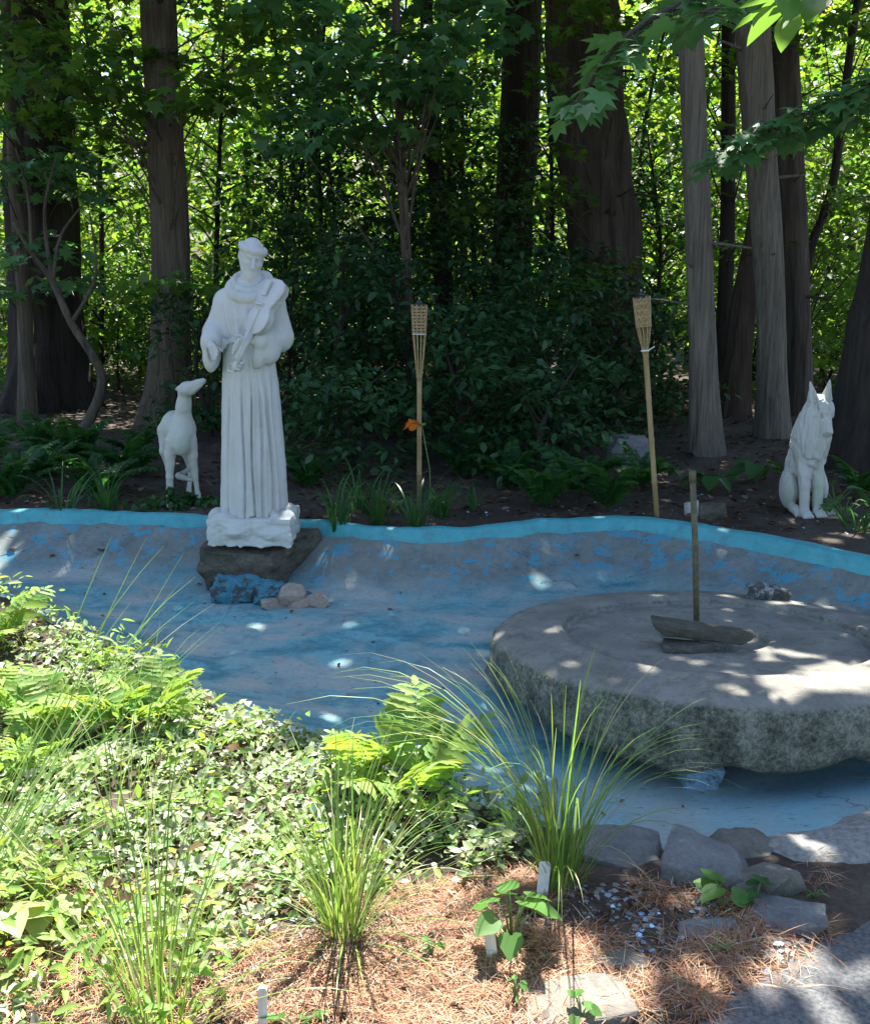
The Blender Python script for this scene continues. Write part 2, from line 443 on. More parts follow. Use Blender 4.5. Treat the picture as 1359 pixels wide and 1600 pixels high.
ys = np.concatenate([[-220, -120, -60, -25, -10, -4, -1, 0, .6], np.arange(1.0, 7.0, .05), np.arange(7.2, 12, .25), [13, 14, 16, 18, 21, 25, 30, 40, 60, 120, 220]])
tag(grid('ground', xs, ys, ground_fz, M['soil']), kind='structure')

# painted concrete basin
m, n, l, b = newmat('painted_concrete'); o = objco(n)
sep = n.new('ShaderNodeSeparateXYZ'); l.new(o, sep.inputs[0])
fine = nz(n, l, o, 45, 6, .7); big = nz(n, l, o, 1.6, 5, .6, None, .8); med = nz(n, l, o, 5.0, 8, .72, (1, 1.3, 1.0), .4); streak = nz(n, l, o, 2.2, 7, .66, (.8, 1.5, 1), .6)
conc = ramp(n, l, nz(n, l, o, 5, 9, .75), [(.3, (.13, .15, .145)), (.7, (.26, .285, .275))])
paint = ramp(n, l, med, [(.32, (.065, .19, .22)), (.46, (.105, .29, .335)), (.56, (.20, .42, .46)), (.7, (.12, .36, .38))])
lav = ramp(n, l, streak, [(.3, (.18, .33, .34)), (.5, (.29, .375, .37)), (.7, (.43, .44, .41))])
floor_ = mix(n, l, ramp(n, l, streak, [(.44, 0.0), (.60, 1.0)]), paint, lav)
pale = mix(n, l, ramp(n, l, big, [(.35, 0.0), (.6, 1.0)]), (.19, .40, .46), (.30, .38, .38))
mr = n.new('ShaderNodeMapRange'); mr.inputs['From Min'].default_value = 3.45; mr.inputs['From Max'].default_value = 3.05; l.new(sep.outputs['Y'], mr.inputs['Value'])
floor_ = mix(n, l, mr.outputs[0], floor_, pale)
# wall: bare concrete with flaking patches of blue
wz = n.new('ShaderNodeMapRange'); wz.inputs['From Min'].default_value = -.38; wz.inputs['From Max'].default_value = -.28
ad = n.new('ShaderNodeMath'); ad.operation = 'MULTIPLY_ADD'; ad.inputs[1].default_value = .16; l.new(med, ad.inputs[0]); l.new(sep.outputs['Z'], ad.inputs[2])
sb = n.new('ShaderNodeMath'); sb.operation = 'SUBTRACT'; sb.inputs[1].default_value = .08; l.new(ad.outputs[0], sb.inputs[0]); l.new(sb.outputs[0], wz.inputs['Value'])
flake = nz(n, l, o, 9, 8, .72, (1, 1, 1.6), .3)
wall_ = mix(n, l, ramp(n, l, flake, [(.545, 0.0), (.565, .9)]), conc, (.07, .30, .42))
wall_ = mix(n, l, ramp(n, l, nz(n, l, o, 4.2, 6, .7), [(.58, 0.0), (.72, .7)]), wall_, (.14, .36, .44))
col = mix(n, l, wz.outputs[0], floor_, wall_)
col = mix(n, l, ramp(n, l, nz(n, l, o, 14, 8, .75), [(.62, 0.0), (.67, .8)]), col, conc)
col = mix(n, l, ramp(n, l, nz(n, l, o, 17, 9, .82, (1, 2.0, 1)), [(.585, 0.0), (.62, .75)]), col, (.03, .09, .13))
vo = n.new('ShaderNodeTexVoronoi'); vo.feature = 'DISTANCE_TO_EDGE'; vo.inputs['Scale'].default_value = 1.3
wp = n.new('ShaderNodeVectorMath'); wp.operation = 'MULTIPLY_ADD'; wp.inputs[1].default_value = (.35, .35, .35)
nzc = n.new('ShaderNodeTexNoise'); nzc.inputs['Scale'].default_value = 4; nzc.inputs['Detail'].default_value = 6; l.new(o, nzc.inputs['Vector'])
l.new(nzc.outputs['Color'], wp.inputs[0]); l.new(o, wp.inputs[2]); l.new(wp.outputs[0], vo.inputs['Vector'])
crack = ramp(n, l, vo.outputs['Distance'], [(.002, .55), (.007, 0.0)])
crack = mix(n, l, 1.0, crack, ramp(n, l, nz(n, l, o, 1.1, 3, .5), [(.5, 0.0), (.62, 1.0)]), 'MULTIPLY')
col = mix(n, l, crack, col, (.05, .06, .06))
silt = ramp(n, l, nz(n, l, o, 2.6, 8, .7), [(.52, 0.0), (.72, .55)])
col = mix(n, l, silt, col, (.24, .24, .215))
col = mix(n, l, .5, col, ramp(n, l, fine, [(.25, .72), (.7, 1.12)]), 'MULTIPLY')
l.new(col, b.inputs['Base Color']); b.inputs['Roughness'].default_value = .92; b.inputs['Specular IOR Level'].default_value = .12
bm_ = mix(n, l, .5, fine, med); bump(n, l, bm_, b, .5, .012)
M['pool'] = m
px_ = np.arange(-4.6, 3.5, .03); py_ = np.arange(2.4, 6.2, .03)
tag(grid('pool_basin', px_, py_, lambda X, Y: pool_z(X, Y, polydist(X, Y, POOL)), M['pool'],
         keep=lambda X, Y: polydist(X, Y, POOL) > -.06), kind='structure')

# turquoise painted rim
m, n, l, b = newmat('turquoise_paint'); o = objco(n)
f = nz(n, l, o, 12, 6, .7); f2 = nz(n, l, o, 3, 4, .6)
c = ramp(n, l, f, [(.3, (.045, .30, .36)), (.7, (.09, .42, .47))])
c = mix(n, l, ramp(n, l, f2, [(.5, 0.0), (.7, .4)]), c, (.07, .36, .42))
c = mix(n, l, ramp(n, l, nz(n, l, o, 25, 8, .75), [(.60, 0.0), (.64, .85)]), c, (.17, .17, .16))
c = mix(n, l, ramp(n, l, nz(n, l, o, 7, 8, .75, (1, 1, 2)), [(.52, 0.0), (.75, .75)]), c, (.12, .17, .16))
l.new(c, b.inputs['Base Color']); b.inputs['Roughness'].default_value = .6; bump(n, l, f, b, .4, .01)
M['rim'] = m
def build_rim():
    V = []; Q = []; pts = catmull(RIM, 30); K = 8
    for i, p in enumerate(pts):
        t = pts[min(i + 1, len(pts) - 1)] - pts[max(i - 1, 0)]; t = t / np.linalg.norm(t)
        nrm = np.array([-t[1], t[0], 0])          # away from the pool
        w1 = .016 * fbm(p[0] * 7, 2.2, 0, 4); h1 = .010 * fbm(p[0] * 5, 5.1, 0, 3)
        for a, z in ((-.045 + w1 * .7, -.10), (-.028 + w1, -.034 + w1), (-.016 + w1, .026 + h1), (-.004 + w1, .036 + h1), (.045, .038 + h1), (.068, .03 + h1), (.076, .012), (.08, -.06)):
            V.append(p + nrm * a + np.array([0, 0, z]))
        if i:
            for k in range(K - 1):
                a = (i - 1) * K + k; Q.append((a, a + 1, a + K + 1, a + K))
    o = link('pool_rim', quads('pool_rim', np.array(V), np.array(Q)[:, ::-1]), M['rim'])
    return tag(o, kind='structure')
build_rim()

# gravelly path at the lower right and a bare concrete apron beside the rocks
M['path'] = plain('worn_asphalt', (.10, .105, .115), .9, .35, 90, .8, .25, c2=(.19, .19, .19), bd=.008)
M['apron'] = plain('weathered_concrete', (.24, .235, .22), .9, .35, 60, .7, .25, bd=.008)
def patch(name, poly, lift, mat, edge=.03, seed=0.0):
    p = np.array([q[:2] for q in poly]); lo, hi = p.min(0) - .1, p.max(0) + .1
    def fz(X, Y):
        d = polydist(X, Y, poly) + .035 * fbm(X * 6, Y * 6, seed, 3)
        return base_g(X, Y) + np.clip(lift * np.clip(d / edge, -1.5, 1), -.03, lift)
    return tag(grid(name, np.arange(lo[0], hi[0], .03), np.arange(lo[1], hi[1], .03), fz, mat, keep=lambda X, Y: (polydist(X, Y, poly) > -.07) & (polydist(X, Y, POOL) < .01)), kind='structure')
patch('path', [P(1040, 1640, -.42), P(1110, 1585, -.42), P(1200, 1520, -.42), P(1290, 1465, -.42), P(1400, 1425, -.42), P(1800, 1380, -.42), P(1900, 1900, -.42), P(1000, 1900, -.42)], .016, M['path'], .05, 4.4)
patch('concrete_apron', [P(1190, 1318, -.42), P(1280, 1290, -.42), P(1450, 1255, -.42), P(1700, 1230, -.42), P(1700, 1330, -.42), P(1400, 1338, -.42), P(1250, 1348, -.42)], .02, M['apron'], .05, 7.7)
# ------------------------------------------------------------------ where the canopy is cut open to let the sun through
SUNLIT = [(.36, .8), (.36, 2.25), (.16, 2.55), (.10, 2.85), (-.05, 3.1), (-.45, 3.35), (-.7, 3.65), (-1.35, 4.05), (-1.9, 4.55), (-2.6, 4.7), (-4.5, 4.6), (-4.5, .8)]
GAPS = []      # (point on a surface, radius): openings cut in the foliage to place the sun flecks
for px, py, z, r in ((1215, 1012, -.2, .06), (1180, 1018, -.2, .04), (1320, 1055, -.2, .10), (1270, 1075, -.2, .06), (1300, 945, -.25, .07), (1235, 942, -.25, .04), (1345, 985, -.22, .05),
                     (1160, 985, -.22, .035), (1070, 1030, -.2, .03), (1010, 990, -.22, .03), (1130, 1060, -.2, .03), (800, 990, -.22, .035), (1270, 1240, -.49, .09), (1330, 1225, -.49, .12), (1215, 1262, -.49, .06), (1195, 1285, -.48, .04),
                     (1325, 1510, -.41, .06), (1205, 1512, -.41, .045), (1240, 1555, -.41, .035), (1150, 1585, -.41, .03), (1255, 1335, -.41, .05), (450, 808, .01, .035), (435, 800, .02, .025), (600, 850, -.2, .025), (635, 885, -.28, .025),
                     (825, 925, -.37, .02), (560, 955, -.38, .02), (650, 945, -.38, .015),  (1080, 880, -.2, .015), (745, 1010, -.42, .02),
                     (120, 655, .35, .07), (190, 680, .25, .06), (20, 720, .2, .10), (10, 760, .12, .06), (1230, 705, .2, .10), (1225, 740, .12, .08), (1310, 790, .02, .05), (1290, 800, .02, .05),
                     (900, 1545, -.33, .10), (840, 1560, -.33, .09), (960, 1505, -.38, .05), (1060, 1290, -.46, .03), (1130, 915, -.2, .03)):
    GAPS.append((P(px, py, z), r))
def canopy_keep(T, size):
    """False for leaves that are culled to let sun onto the lit bank and flecks"""
    t = (T[:, 2] + .35) / SUN[2]; gx = T[:, 0] - SUN[0] * t; gy = T[:, 1] - SUN[1] * t
    d = polydist(gx, gy, SUNLIT) + .06 * rng.normal(size=len(T))
    k = d < 0
    for p, r in GAPS:
        v = T - p; s = v @ SUN; dd = np.linalg.norm(v - s[:, None] * SUN, axis=1)
        k &= (dd > r + size * .42) | (s < 0)
    return k

# ------------------------------------------------------------------ trees
def trunk_mesh(pts, rad, seg=14, jit=.08, flare=1.5, limbs=(), furrow=0.0, res=6):
    mb = MB(); pts = catmull(pts, res); n_ = len(pts)
    r = np.interp(np.linspace(0, 1, n_), np.linspace(0, 1, len(rad)), rad)
    h = np.array([p[2] - pts[0][2] for p in pts]); r = r * (1 + (flare - 1) * np.exp(-np.clip(h, 0, 99) / .28))
    pts[0] = pts[0] - np.array([0, 0, .15])
    if furrow:
        pa = np.array(pts); th = np.linspace(0, 2 * math.pi, seg, endpoint=False); C, S_ = np.cos(th)[None], np.sin(th)[None]; z = pa[:, 2:3]
        big = jit * vnoise(C * 1.6 + pa[0, 0] * 3, S_ * 1.6, z * .9) + .5 * jit * np.exp(-np.clip(h, 0, 9) / .4)[:, None] * np.sin(th * 5 + 1)[None]
        k = 3.4; fu = vnoise(C * k + .3 * z, S_ * k, z * 1.1); fu = (1 - np.abs(fu)) ** 3 * -1 + .6 * vnoise(C * 7, S_ * 7, z * 3.5)
        R = r[:, None] * (1 + big + furrow * fu)
        V = pa[:, None, :] + np.stack([R * C, R * S_, np.zeros_like(R)], -1); V = V.reshape(-1, 3)
        mb.add(V, [(a * seg + b, a * seg + (b + 1) % seg, (a + 1) * seg + (b + 1) % seg, (a + 1) * seg + b) for a in range(n_ - 1) for b in range(seg)])
    else: mb.tube(pts, list(r), seg, True, jit)
    for lp, lr in limbs: mb.tube(catmull(lp, 4), np.linspace(lr, lr * .3, 4 * (len(lp) - 1) + 1), 6)
    return mb
def along(pts, z):
    zs = [p[2] for p in pts]
    return np.array([np.interp(z, zs, [p[i] for p in pts]) for i in range(3)])
def spray_leaves(centers, radii, per, size, flat=.16, tilt=.35, keep=None, tpl=OV, hang=.12):
    T = []; S = []
    for c, r in zip(centers, radii):
        k = per; a = rng.uniform(0, 2 * math.pi, k); q = np.sqrt(rng.uniform(0, 1, k)) * r
        z = rng.normal(0, flat * r, k) - hang * (q / r) ** 2 * r
        T.append(np.stack([c[0] + q * np.cos(a), c[1] + q * np.sin(a), c[2] + z], 1))
    T = np.concatenate(T); S = size * rng.uniform(.65, 1.25, len(T))
    if keep is not None:
        kk = keep(T, size); T = T[kk]; S = S[kk]
    return T, S, tpl
def crown(name, T, S, tpl, mat, parent, tilt=.35, droop=.25):
    return link(name, inst_mesh(name, tpl, T, rots(len(T), tilt, droop), S), mat, parent)

TREES = {}
def tree(key, name, label, pts, rad, bark, group=None, flare=1.5, jit=.09, seg=14, cat='tree'):
    base = np.array(pts[0], float); base[2] = float(base_g(base[0], base[1])); pts[0] = base
    e = empty(name, tuple(base)); tag(e, label, cat, group)
    TREES[key] = dict(e=e, base=base, pts=[np.array(p, float) for p in pts], rad=rad, bark=bark, flare=flare, jit=jit, seg=seg, limbs=[], T=[], S=[], tpl=OV, mat='canopy')
    return e
def px_tree(key, name, label, Y, foot, head, wf, wh, bark, mids=(), H=6.6, **kw):
    Y = Y * 1.09
    a = D(foot[0], foot[1], Y); b = D(head[0], head[1], Y); s = Y / 1600 * 1.02
    dr = (b - a) / max(b[2] - a[2], .3)
    a = a - dr * (a[2] - float(base_g(a[0], a[1])))
    P_ = [a] + [D(q[0], q[1], Y) for q in mids] + [b]
    top = b + dr * max(H - b[2], .3); P_.append(top)
    rr = [wf * s / 2] + [np.interp(q[1], [head[1], foot[1]], [wh, wf]) * s / 2 for q in mids] + [wh * s / 2, wh * s / 2 * .45]
    return tree(key, name, label, P_, rr, M[bark], **kw)
px_tree('t1', 'cedar_tree', 'massive black trunked tree in deep shade left of the pale maple trunk', 9.9, (76, 610), (56, 60), 112, 92, 'bark_dark', [(70, 400)], flare=1.35, jit=.16, seg=20)
px_tree('t1b', 'cedar_tree', 'slender grey stem standing just in front of the massive black trunk', 8.9, (42, 628), (22, 250), 24, 18, 'bark_maple', [(38, 450)], H=5.5)
px_tree('t2', 'maple_tree', 'straight brown maple trunk with flared roots behind the fawn statue', 8.8, (262, 655), (247, 0), 60, 50, 'bark_maple', [(268, 420), (258, 200)], flare=1.75)
px_tree('s1', 'maple_sapling', 'thin mossy sapling with drooping bluish leaves behind the leftmost torch', 8.2, (640, 560), (620, 40), 15, 13, 'bark_maple', [(636, 430), (626, 230)], H=5.0, flare=1.1)
px_tree('s2', 'maple_tree', 'dark medium trunk forking behind the thin mossy sapling', 11, (697, 560), (668, 60), 30, 20, 'bark_dark', [(690, 400), (678, 220)], H=7)
px_tree('t4', 'maple_tree', 'dark upright trunk between the sapling and the huge ragged cedar', 12, (798, 560), (815, 0), 62, 56, 'bark_dark', [(800, 380), (812, 180)])
px_tree('t5', 'cedar_tree', 'huge old cedar with ragged shredding brown bark', 10.4, (945, 590), (905, 0), 118, 108, 'bark_cedar', [(945, 380), (922, 200)], flare=1.25, jit=.2, seg=26)
px_tree('t6', 'cedar_tree', 'straight pale grey trunk right of the leaning torch', 7.2, (1103, 705), (1078, 30), 44, 36, 'bark_grey', [(1092, 400)], flare=1.4, jit=.06)
px_tree('t7', 'cedar_tree', 'grey brown cedar trunk with a pale split seam left of the wolf', 8.05, (1207, 690), (1174, 0), 42, 50, 'bark_grey', [(1202, 450), (1188, 240)], flare=1.45, jit=.07)
px_tree('t8', 'cedar_tree', 'dark brown trunk tucked right behind the split seam cedar', 9.3, (1246, 610), (1222, 40), 40, 44, 'bark_cedar', [(1242, 420)], flare=1.2)
px_tree('t9', 'cedar_tree', 'slim dark stem between the pale trunk and the split seam cedar', 10.2, (1122, 640), (1138, 30), 24, 20, 'bark_dark', [(1136, 360)], flare=1.1)
px_tree('t9b', 'cedar_tree', 'leaning reddish trunk showing behind the split seam cedar', 9.4, (1142, 640), (1188, 300), 52, 26, 'bark_red', [(1160, 480)], flare=1.2, H=6)
px_tree('t10', 'cedar_tree', 'thick dark trunk with flared foot right of the wolf statue', 6.7, (1345, 720), (1400, 300), 92, 70, 'bark_dark', [(1362, 520)], flare=1.35, jit=.1)
px_tree('s3', 'maple_sapling', 'curved dark sapling bending upward beyond the dark brown trunk', 9.8, (1246, 600), (1336, 20), 16, 11, 'bark_dark', [(1258, 420), (1298, 300), (1316, 170)], H=6, flare=1.0)
tree('o1', 'maple_tree', 'maple off beside the left end of the pool', [(-5.0, 7.6, 0), (-4.9, 7.6, 4), (-5, 7.6, 8)], [.2, .16, .08], M['bark_maple'])
tree('o2', 'maple_tree', 'maple off beyond the right end of the pool', [(5.4, 7.9, 0), (5.3, 7.9, 4), (5.4, 7.9, 8)], [.2, .16, .08], M['bark_maple'])

# unseen closed canopy, shaped for its shade, shared out among the trees that carry it
carriers = ['t1', 't2', 't4', 't5', 't6', 't7', 't8', 't10', 'o1', 'o2', 's2']
bx = {k: TREES[k]['base'][:2] for k in carriers}
cl = []
for gx in np.arange(-6.2, 6.6, .9):
    for gy in np.arange(5.4, 15.2, .9):
        x = gx + rnd.uniform(-.35, .35); y = gy + rnd.uniform(-.35, .35)
        if y > 12.2 and (x < -2.0 or x > 3.4) : continue
        if y < 6.0 and x < -1.5: continue
        z0 = max(4.3, CAM_Z + .272 * y + 1.0)
        cl.append((x, y, z0 + rnd.uniform(0, 1.5)))
for c in cl:
    k = min(carriers, key=lambda q: (bx[q][0] - c[0]) ** 2 + (bx[q][1] - c[1]) ** 2)
    t = TREES[k]; st = along(t['pts'], max(min(c[2] - .8, t['pts'][-1][2] - .2), 2.0))
    c = np.array(c); mid = (st + c) / 2 + np.array([0, 0, .25])
    t['limbs'].append(([st, mid, c], .035))
    n_ = 430; a = rng.normal(size=(n_, 3)); a /= np.linalg.norm(a, axis=1)[:, None]
    a *= (rng.uniform(0, 1, n_) ** .4)[:, None] * np.array([.95, .95, .5]); T = c + a; S = .19 * rng.uniform(.7, 1.2, n_)
    kk = canopy_keep(T, .17); kk &= T[:, 2] > CAM_Z + .272 * T[:, 1] + .25
    t['T'].append(T[kk]); t['S'].append(S[kk])

# visible low foliage of the trees at the picture's upper part
def low_sprays(key, boxes, per, size, r=(.28, .5), mat='maple', tpl=MP, keep=True):
    t = TREES[key]; t['low'] = t.get('low', [])
    for (x0, x1, y0, y1, Y0, Y1, cnt) in boxes:
        cs = []; rs = []
        for i in range(cnt):
            Y = rnd.uniform(Y0, Y1) * 1.09; c = D(rnd.uniform(x0, x1), rnd.uniform(y0, y1), Y)
            cs.append(c); rs.append(rnd.uniform(*r))
            st = along(t['pts'], max(c[2] - rnd.uniform(.05, 1.3), t['pts'][0][2] + .4))
            t['limbs'].append(([st, (st + c) / 2 + np.array([0, 0, .08]), c], min(.011, t['rad'][0] * .4)))
        t['low'].append((spray_leaves(cs, rs, per, size, .1, keep=canopy_keep if keep else None, tpl=tpl), mat))
low_sprays('s1', [(430, 780, -40, 110, 7.0, 8.6, 20), (440, 640, 110, 240, 7.0, 8.4, 9), (640, 760, 120, 175, 7.2, 8.4, 4)], 34, .125, (.25, .45), 'maple_blue', MP)
low_sprays('t2', [(20, 250, -20, 200, 7.4, 9.4, 18), (280, 440, -20, 170, 7.4, 9.6, 14), (240, 330, 432, 446, 7.6, 8.2, 2), (150, 250, 200, 300, 9.0, 10.5, 6)], 42, .115, (.28, .5))
low_sprays('t1', [(-40, 130, 20, 260, 8.0, 9.4, 16), (0, 130, 270, 470, 8.4, 9.4, 9)], 34, .12, (.28, .5), 'maple_blue')
low_sprays('s3', [(1260, 1400, -20, 400, 8.6, 11, 22)], 46, .10, (.3, .55))
low_sprays('s2', [(560, 760, 60, 420, 9.5, 12, 18)], 40, .10, (.3, .5))
low_sprays('t9', [(1000, 1180, 20, 420, 9.2, 11.5, 18)], 40, .085, (.25, .5))
low_sprays('t5', [(840, 1000, -20, 120, 8.4, 9.6, 7), (850, 1000, 380, 560, 8.6, 9.8, 9), (840, 890, 120, 380, 8.8, 9.8, 5)], 30, .10, (.25, .42))
low_sprays('t8', [(1190, 1300, 430, 620, 9.0, 10.5, 6)], 36, .085, (.25, .45))

for k, cnt in (('t2', 5), ('t5', 9), ('t6', 6), ('t7', 7), ('t8', 5), ('t4', 4), ('t10', 3)):
    t = TREES[k]
    for i in range(cnt):
        zz = rnd.uniform(1.0, 4.2); st = along(t['pts'], zz); a = rnd.uniform(-2.8, -.3); rr = float(np.interp(zz, [p[2] for p in t['pts']], t['rad'])); q = rr + rnd.uniform(.04, .35)
        t['limbs'].append(([st, st + np.array([math.cos(a) * rr, math.sin(a) * rr, .02]), st + np.array([math.cos(a) * q, math.sin(a) * q, rnd.uniform(-.05, .12)])], rnd.uniform(.012, .025)))
FUR = dict(t1=.09, t2=.045, t4=.08, t5=.13, t6=.05, t7=.06, t8=.07, t9b=.07, t10=.07)
for k, t in TREES.items():
    if k in FUR: t['seg'] = 72
    b_ = t['base']; e = t['e']
    loc = lambda A: np.asarray(A, float) - b_
    mb = trunk_mesh([loc(p) for p in t['pts']], t['rad'], t['seg'], t['jit'], t['flare'], [([loc(q) for q in lp], lr) for lp, lr in t['limbs']], FUR.get(k, 0), 24 if k in FUR else 6)
    mb.build('trunk', t['bark'], e)
    if t['T']:
        crown('crown', loc(np.concatenate(t['T'])), np.concatenate(t['S']), OV, M['canopy'], e, .4, .2)
    for (T, S, tpl), mt in t.get('low', []):
        crown('foliage', loc(T), S, tpl, M[mt], e, .33, .3)

# rows of young maples and shrubs that close the view behind
def young(name, label, group, x, y, h, cnt, per, size, mat, spread=.9, zlo=.5, tpl=OV, rr=(.3, .6), trunk_r=.03, bark='bark_dark', cat='tree', keep=None):
    z = float(base_g(x, y)); e = empty(name, (x, y, z)); tag(e, label, cat, group)
    top = np.array([rnd.uniform(-.4, .4), rnd.uniform(-.2, .2), h]); mid = np.array([rnd.uniform(-.2, .2), 0, h * .5])
    tp = [np.zeros(3), mid, top]; limbs = []; cs = []; rs = []
    for i in range(cnt):
        zz = zlo + (h - zlo) * (i + rnd.random()) / cnt; a = rnd.uniform(0, 6.283); q = spread * (1 - .35 * zz / h) * math.sqrt(rnd.random())
        st = along(tp, max(zz - .35, .1)); c = np.array([st[0] + q * math.cos(a), st[1] + q * math.sin(a), zz]); cs.append(c); rs.append(rnd.uniform(*rr))
        limbs.append(([st, (st + c) / 2 + np.array([0, 0, .05]), c], trunk_r * .35))
    trunk_mesh(tp, [trunk_r, trunk_r * .8, trunk_r * .3], 8, .05, 1.2, limbs).build('trunk', M[bark], e)
    T, S, tp_ = spray_leaves(cs, rs, per, size, .12, tpl=tpl)
    if keep is not None:
        kk = keep(T + np.array([x, y, z]), size); T = T[kk]; S = S[kk]
    crown('crown', T, S, tpl, M[mat], e, .38, .25)
    return e
gl = 'young maples closing the view behind the garden'
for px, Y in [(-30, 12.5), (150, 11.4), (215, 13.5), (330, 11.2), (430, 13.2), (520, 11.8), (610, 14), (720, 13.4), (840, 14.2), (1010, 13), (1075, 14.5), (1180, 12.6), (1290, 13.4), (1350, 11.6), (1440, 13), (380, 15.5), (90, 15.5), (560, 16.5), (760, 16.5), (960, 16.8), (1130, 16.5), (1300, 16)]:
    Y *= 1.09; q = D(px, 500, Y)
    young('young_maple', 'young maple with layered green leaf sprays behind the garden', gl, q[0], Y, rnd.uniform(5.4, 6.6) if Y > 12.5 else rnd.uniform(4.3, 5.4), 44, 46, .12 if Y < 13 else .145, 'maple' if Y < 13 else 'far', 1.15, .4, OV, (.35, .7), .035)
gs = 'dark leafy shrubs under the trees'
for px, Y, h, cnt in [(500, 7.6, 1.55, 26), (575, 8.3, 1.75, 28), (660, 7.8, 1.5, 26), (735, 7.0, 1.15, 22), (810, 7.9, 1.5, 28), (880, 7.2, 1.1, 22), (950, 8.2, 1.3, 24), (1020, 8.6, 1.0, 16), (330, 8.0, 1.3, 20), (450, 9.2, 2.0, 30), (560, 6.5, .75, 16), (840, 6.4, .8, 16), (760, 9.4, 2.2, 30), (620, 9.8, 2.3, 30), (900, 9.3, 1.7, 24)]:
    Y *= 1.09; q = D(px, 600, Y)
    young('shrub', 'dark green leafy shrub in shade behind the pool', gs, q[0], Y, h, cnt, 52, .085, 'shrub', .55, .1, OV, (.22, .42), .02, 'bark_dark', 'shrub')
for px, Y, h in [(470, 10.4, 3.3), (545, 11.2, 3.7), (610, 10.6, 3.2), (735, 11.4, 3.6), (850, 11.0, 3.2), (1000, 11.5, 3.0), (680, 12.6, 4.2)]:  # saplings added to darken the middle of the woods
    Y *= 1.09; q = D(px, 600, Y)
    young('dark_fill_sapling', 'dark leaved sapling added to darken the gap between the trunks', 'dark saplings added between the trunks', q[0], Y, h, 40, 56, .095, 'shrub', .8, .4, OV, (.3, .55), .03, 'bark_dark')
for px, Y, h in [(110, 12, 1.5), (185, 11.5, 1.3), (235, 12.5, 1.6), (160, 13.5, 1.8), (330, 12, 1.6), (1285, 11, 1.2), (1335, 12, 1.5), (1245, 13, 1.6), (60, 12.8, 1.6), (20, 11.6, 1.2)]:
    Y *= 1.09; q = D(px, 600, Y)
    young('low_maple', 'low sunlit maple shoot covering the ground beyond the trunks', 'low maple shoots beyond the trunks', q[0], Y, h, 20, 50, .10, 'maple', .8, .1, OV, (.3, .5), .015, 'bark_dark')
# distant sunny woodland: one mass of leaves nobody could count
T = []; 
n_ = 62000
x = rng.uniform(-22, 22, n_); y = rng.uniform(18, 34, n_); z = rng.uniform(0.0, 1, n_) ** .9 * (1.1 + .30 * y)
den = fbm(x * .55, y * .4, z * .75, 3); kk = den > -.6
T = np.stack([x, y, z], 1)[kk]
mdl = MB()
for i in range(26):
    xx = rnd.uniform(-14, 14); yy = rnd.uniform(19, 30); mdl.tube([(xx, yy, 0), (xx + rnd.uniform(-.4, .4), yy, 6), (xx + rnd.uniform(-1, 1), yy, 12)], [.12, .09, .04], 7)
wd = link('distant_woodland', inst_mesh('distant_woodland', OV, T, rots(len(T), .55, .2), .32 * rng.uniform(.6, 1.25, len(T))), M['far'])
tag(wd, 'sunlit green woodland far beyond the garden', 'woodland', kind='stuff')
sw = mdl.build('stem', M['bark_dark'], wd); sw['kind'] = 'stuff'
# ------------------------------------------------------------------ statues
def white_mat(name, tint, stain, amount, fur=False):
    m, n, l, b = newmat(name); o = objco(n)
    f = nz(n, l, o, 7, 6, .65); f2 = nz(n, l, o, 60, 5, .7)
    c = ramp(n, l, f, [(.35, tuple(.9 * a for a in tint)), (.65, tint)])
    c = mix(n, l, ramp(n, l, nz(n, l, o, 9, 7, .72, (1, 1, .18)), [(.50, 0.0), (.72, amount)]), c, stain)
    l.new(c, b.inputs['Base Color']); b.inputs['Roughness'].default_value = .62; b.inputs['Specular IOR Level'].default_value = .3
    bump(n, l, f2, b, .12 if not fur else .3, .004); return m
M['saint'] = white_mat('white_painted_plaster', (.56, .575, .56), (.38, .39, .32), .6)
M['fawn'] = white_mat('white_weathered_cast', (.53, .545, .50), (.30, .44, .32), .8)
M['wolf'] = white_mat('white_carved_cast', (.55, .56, .52), (.28, .42, .26), .75, True)

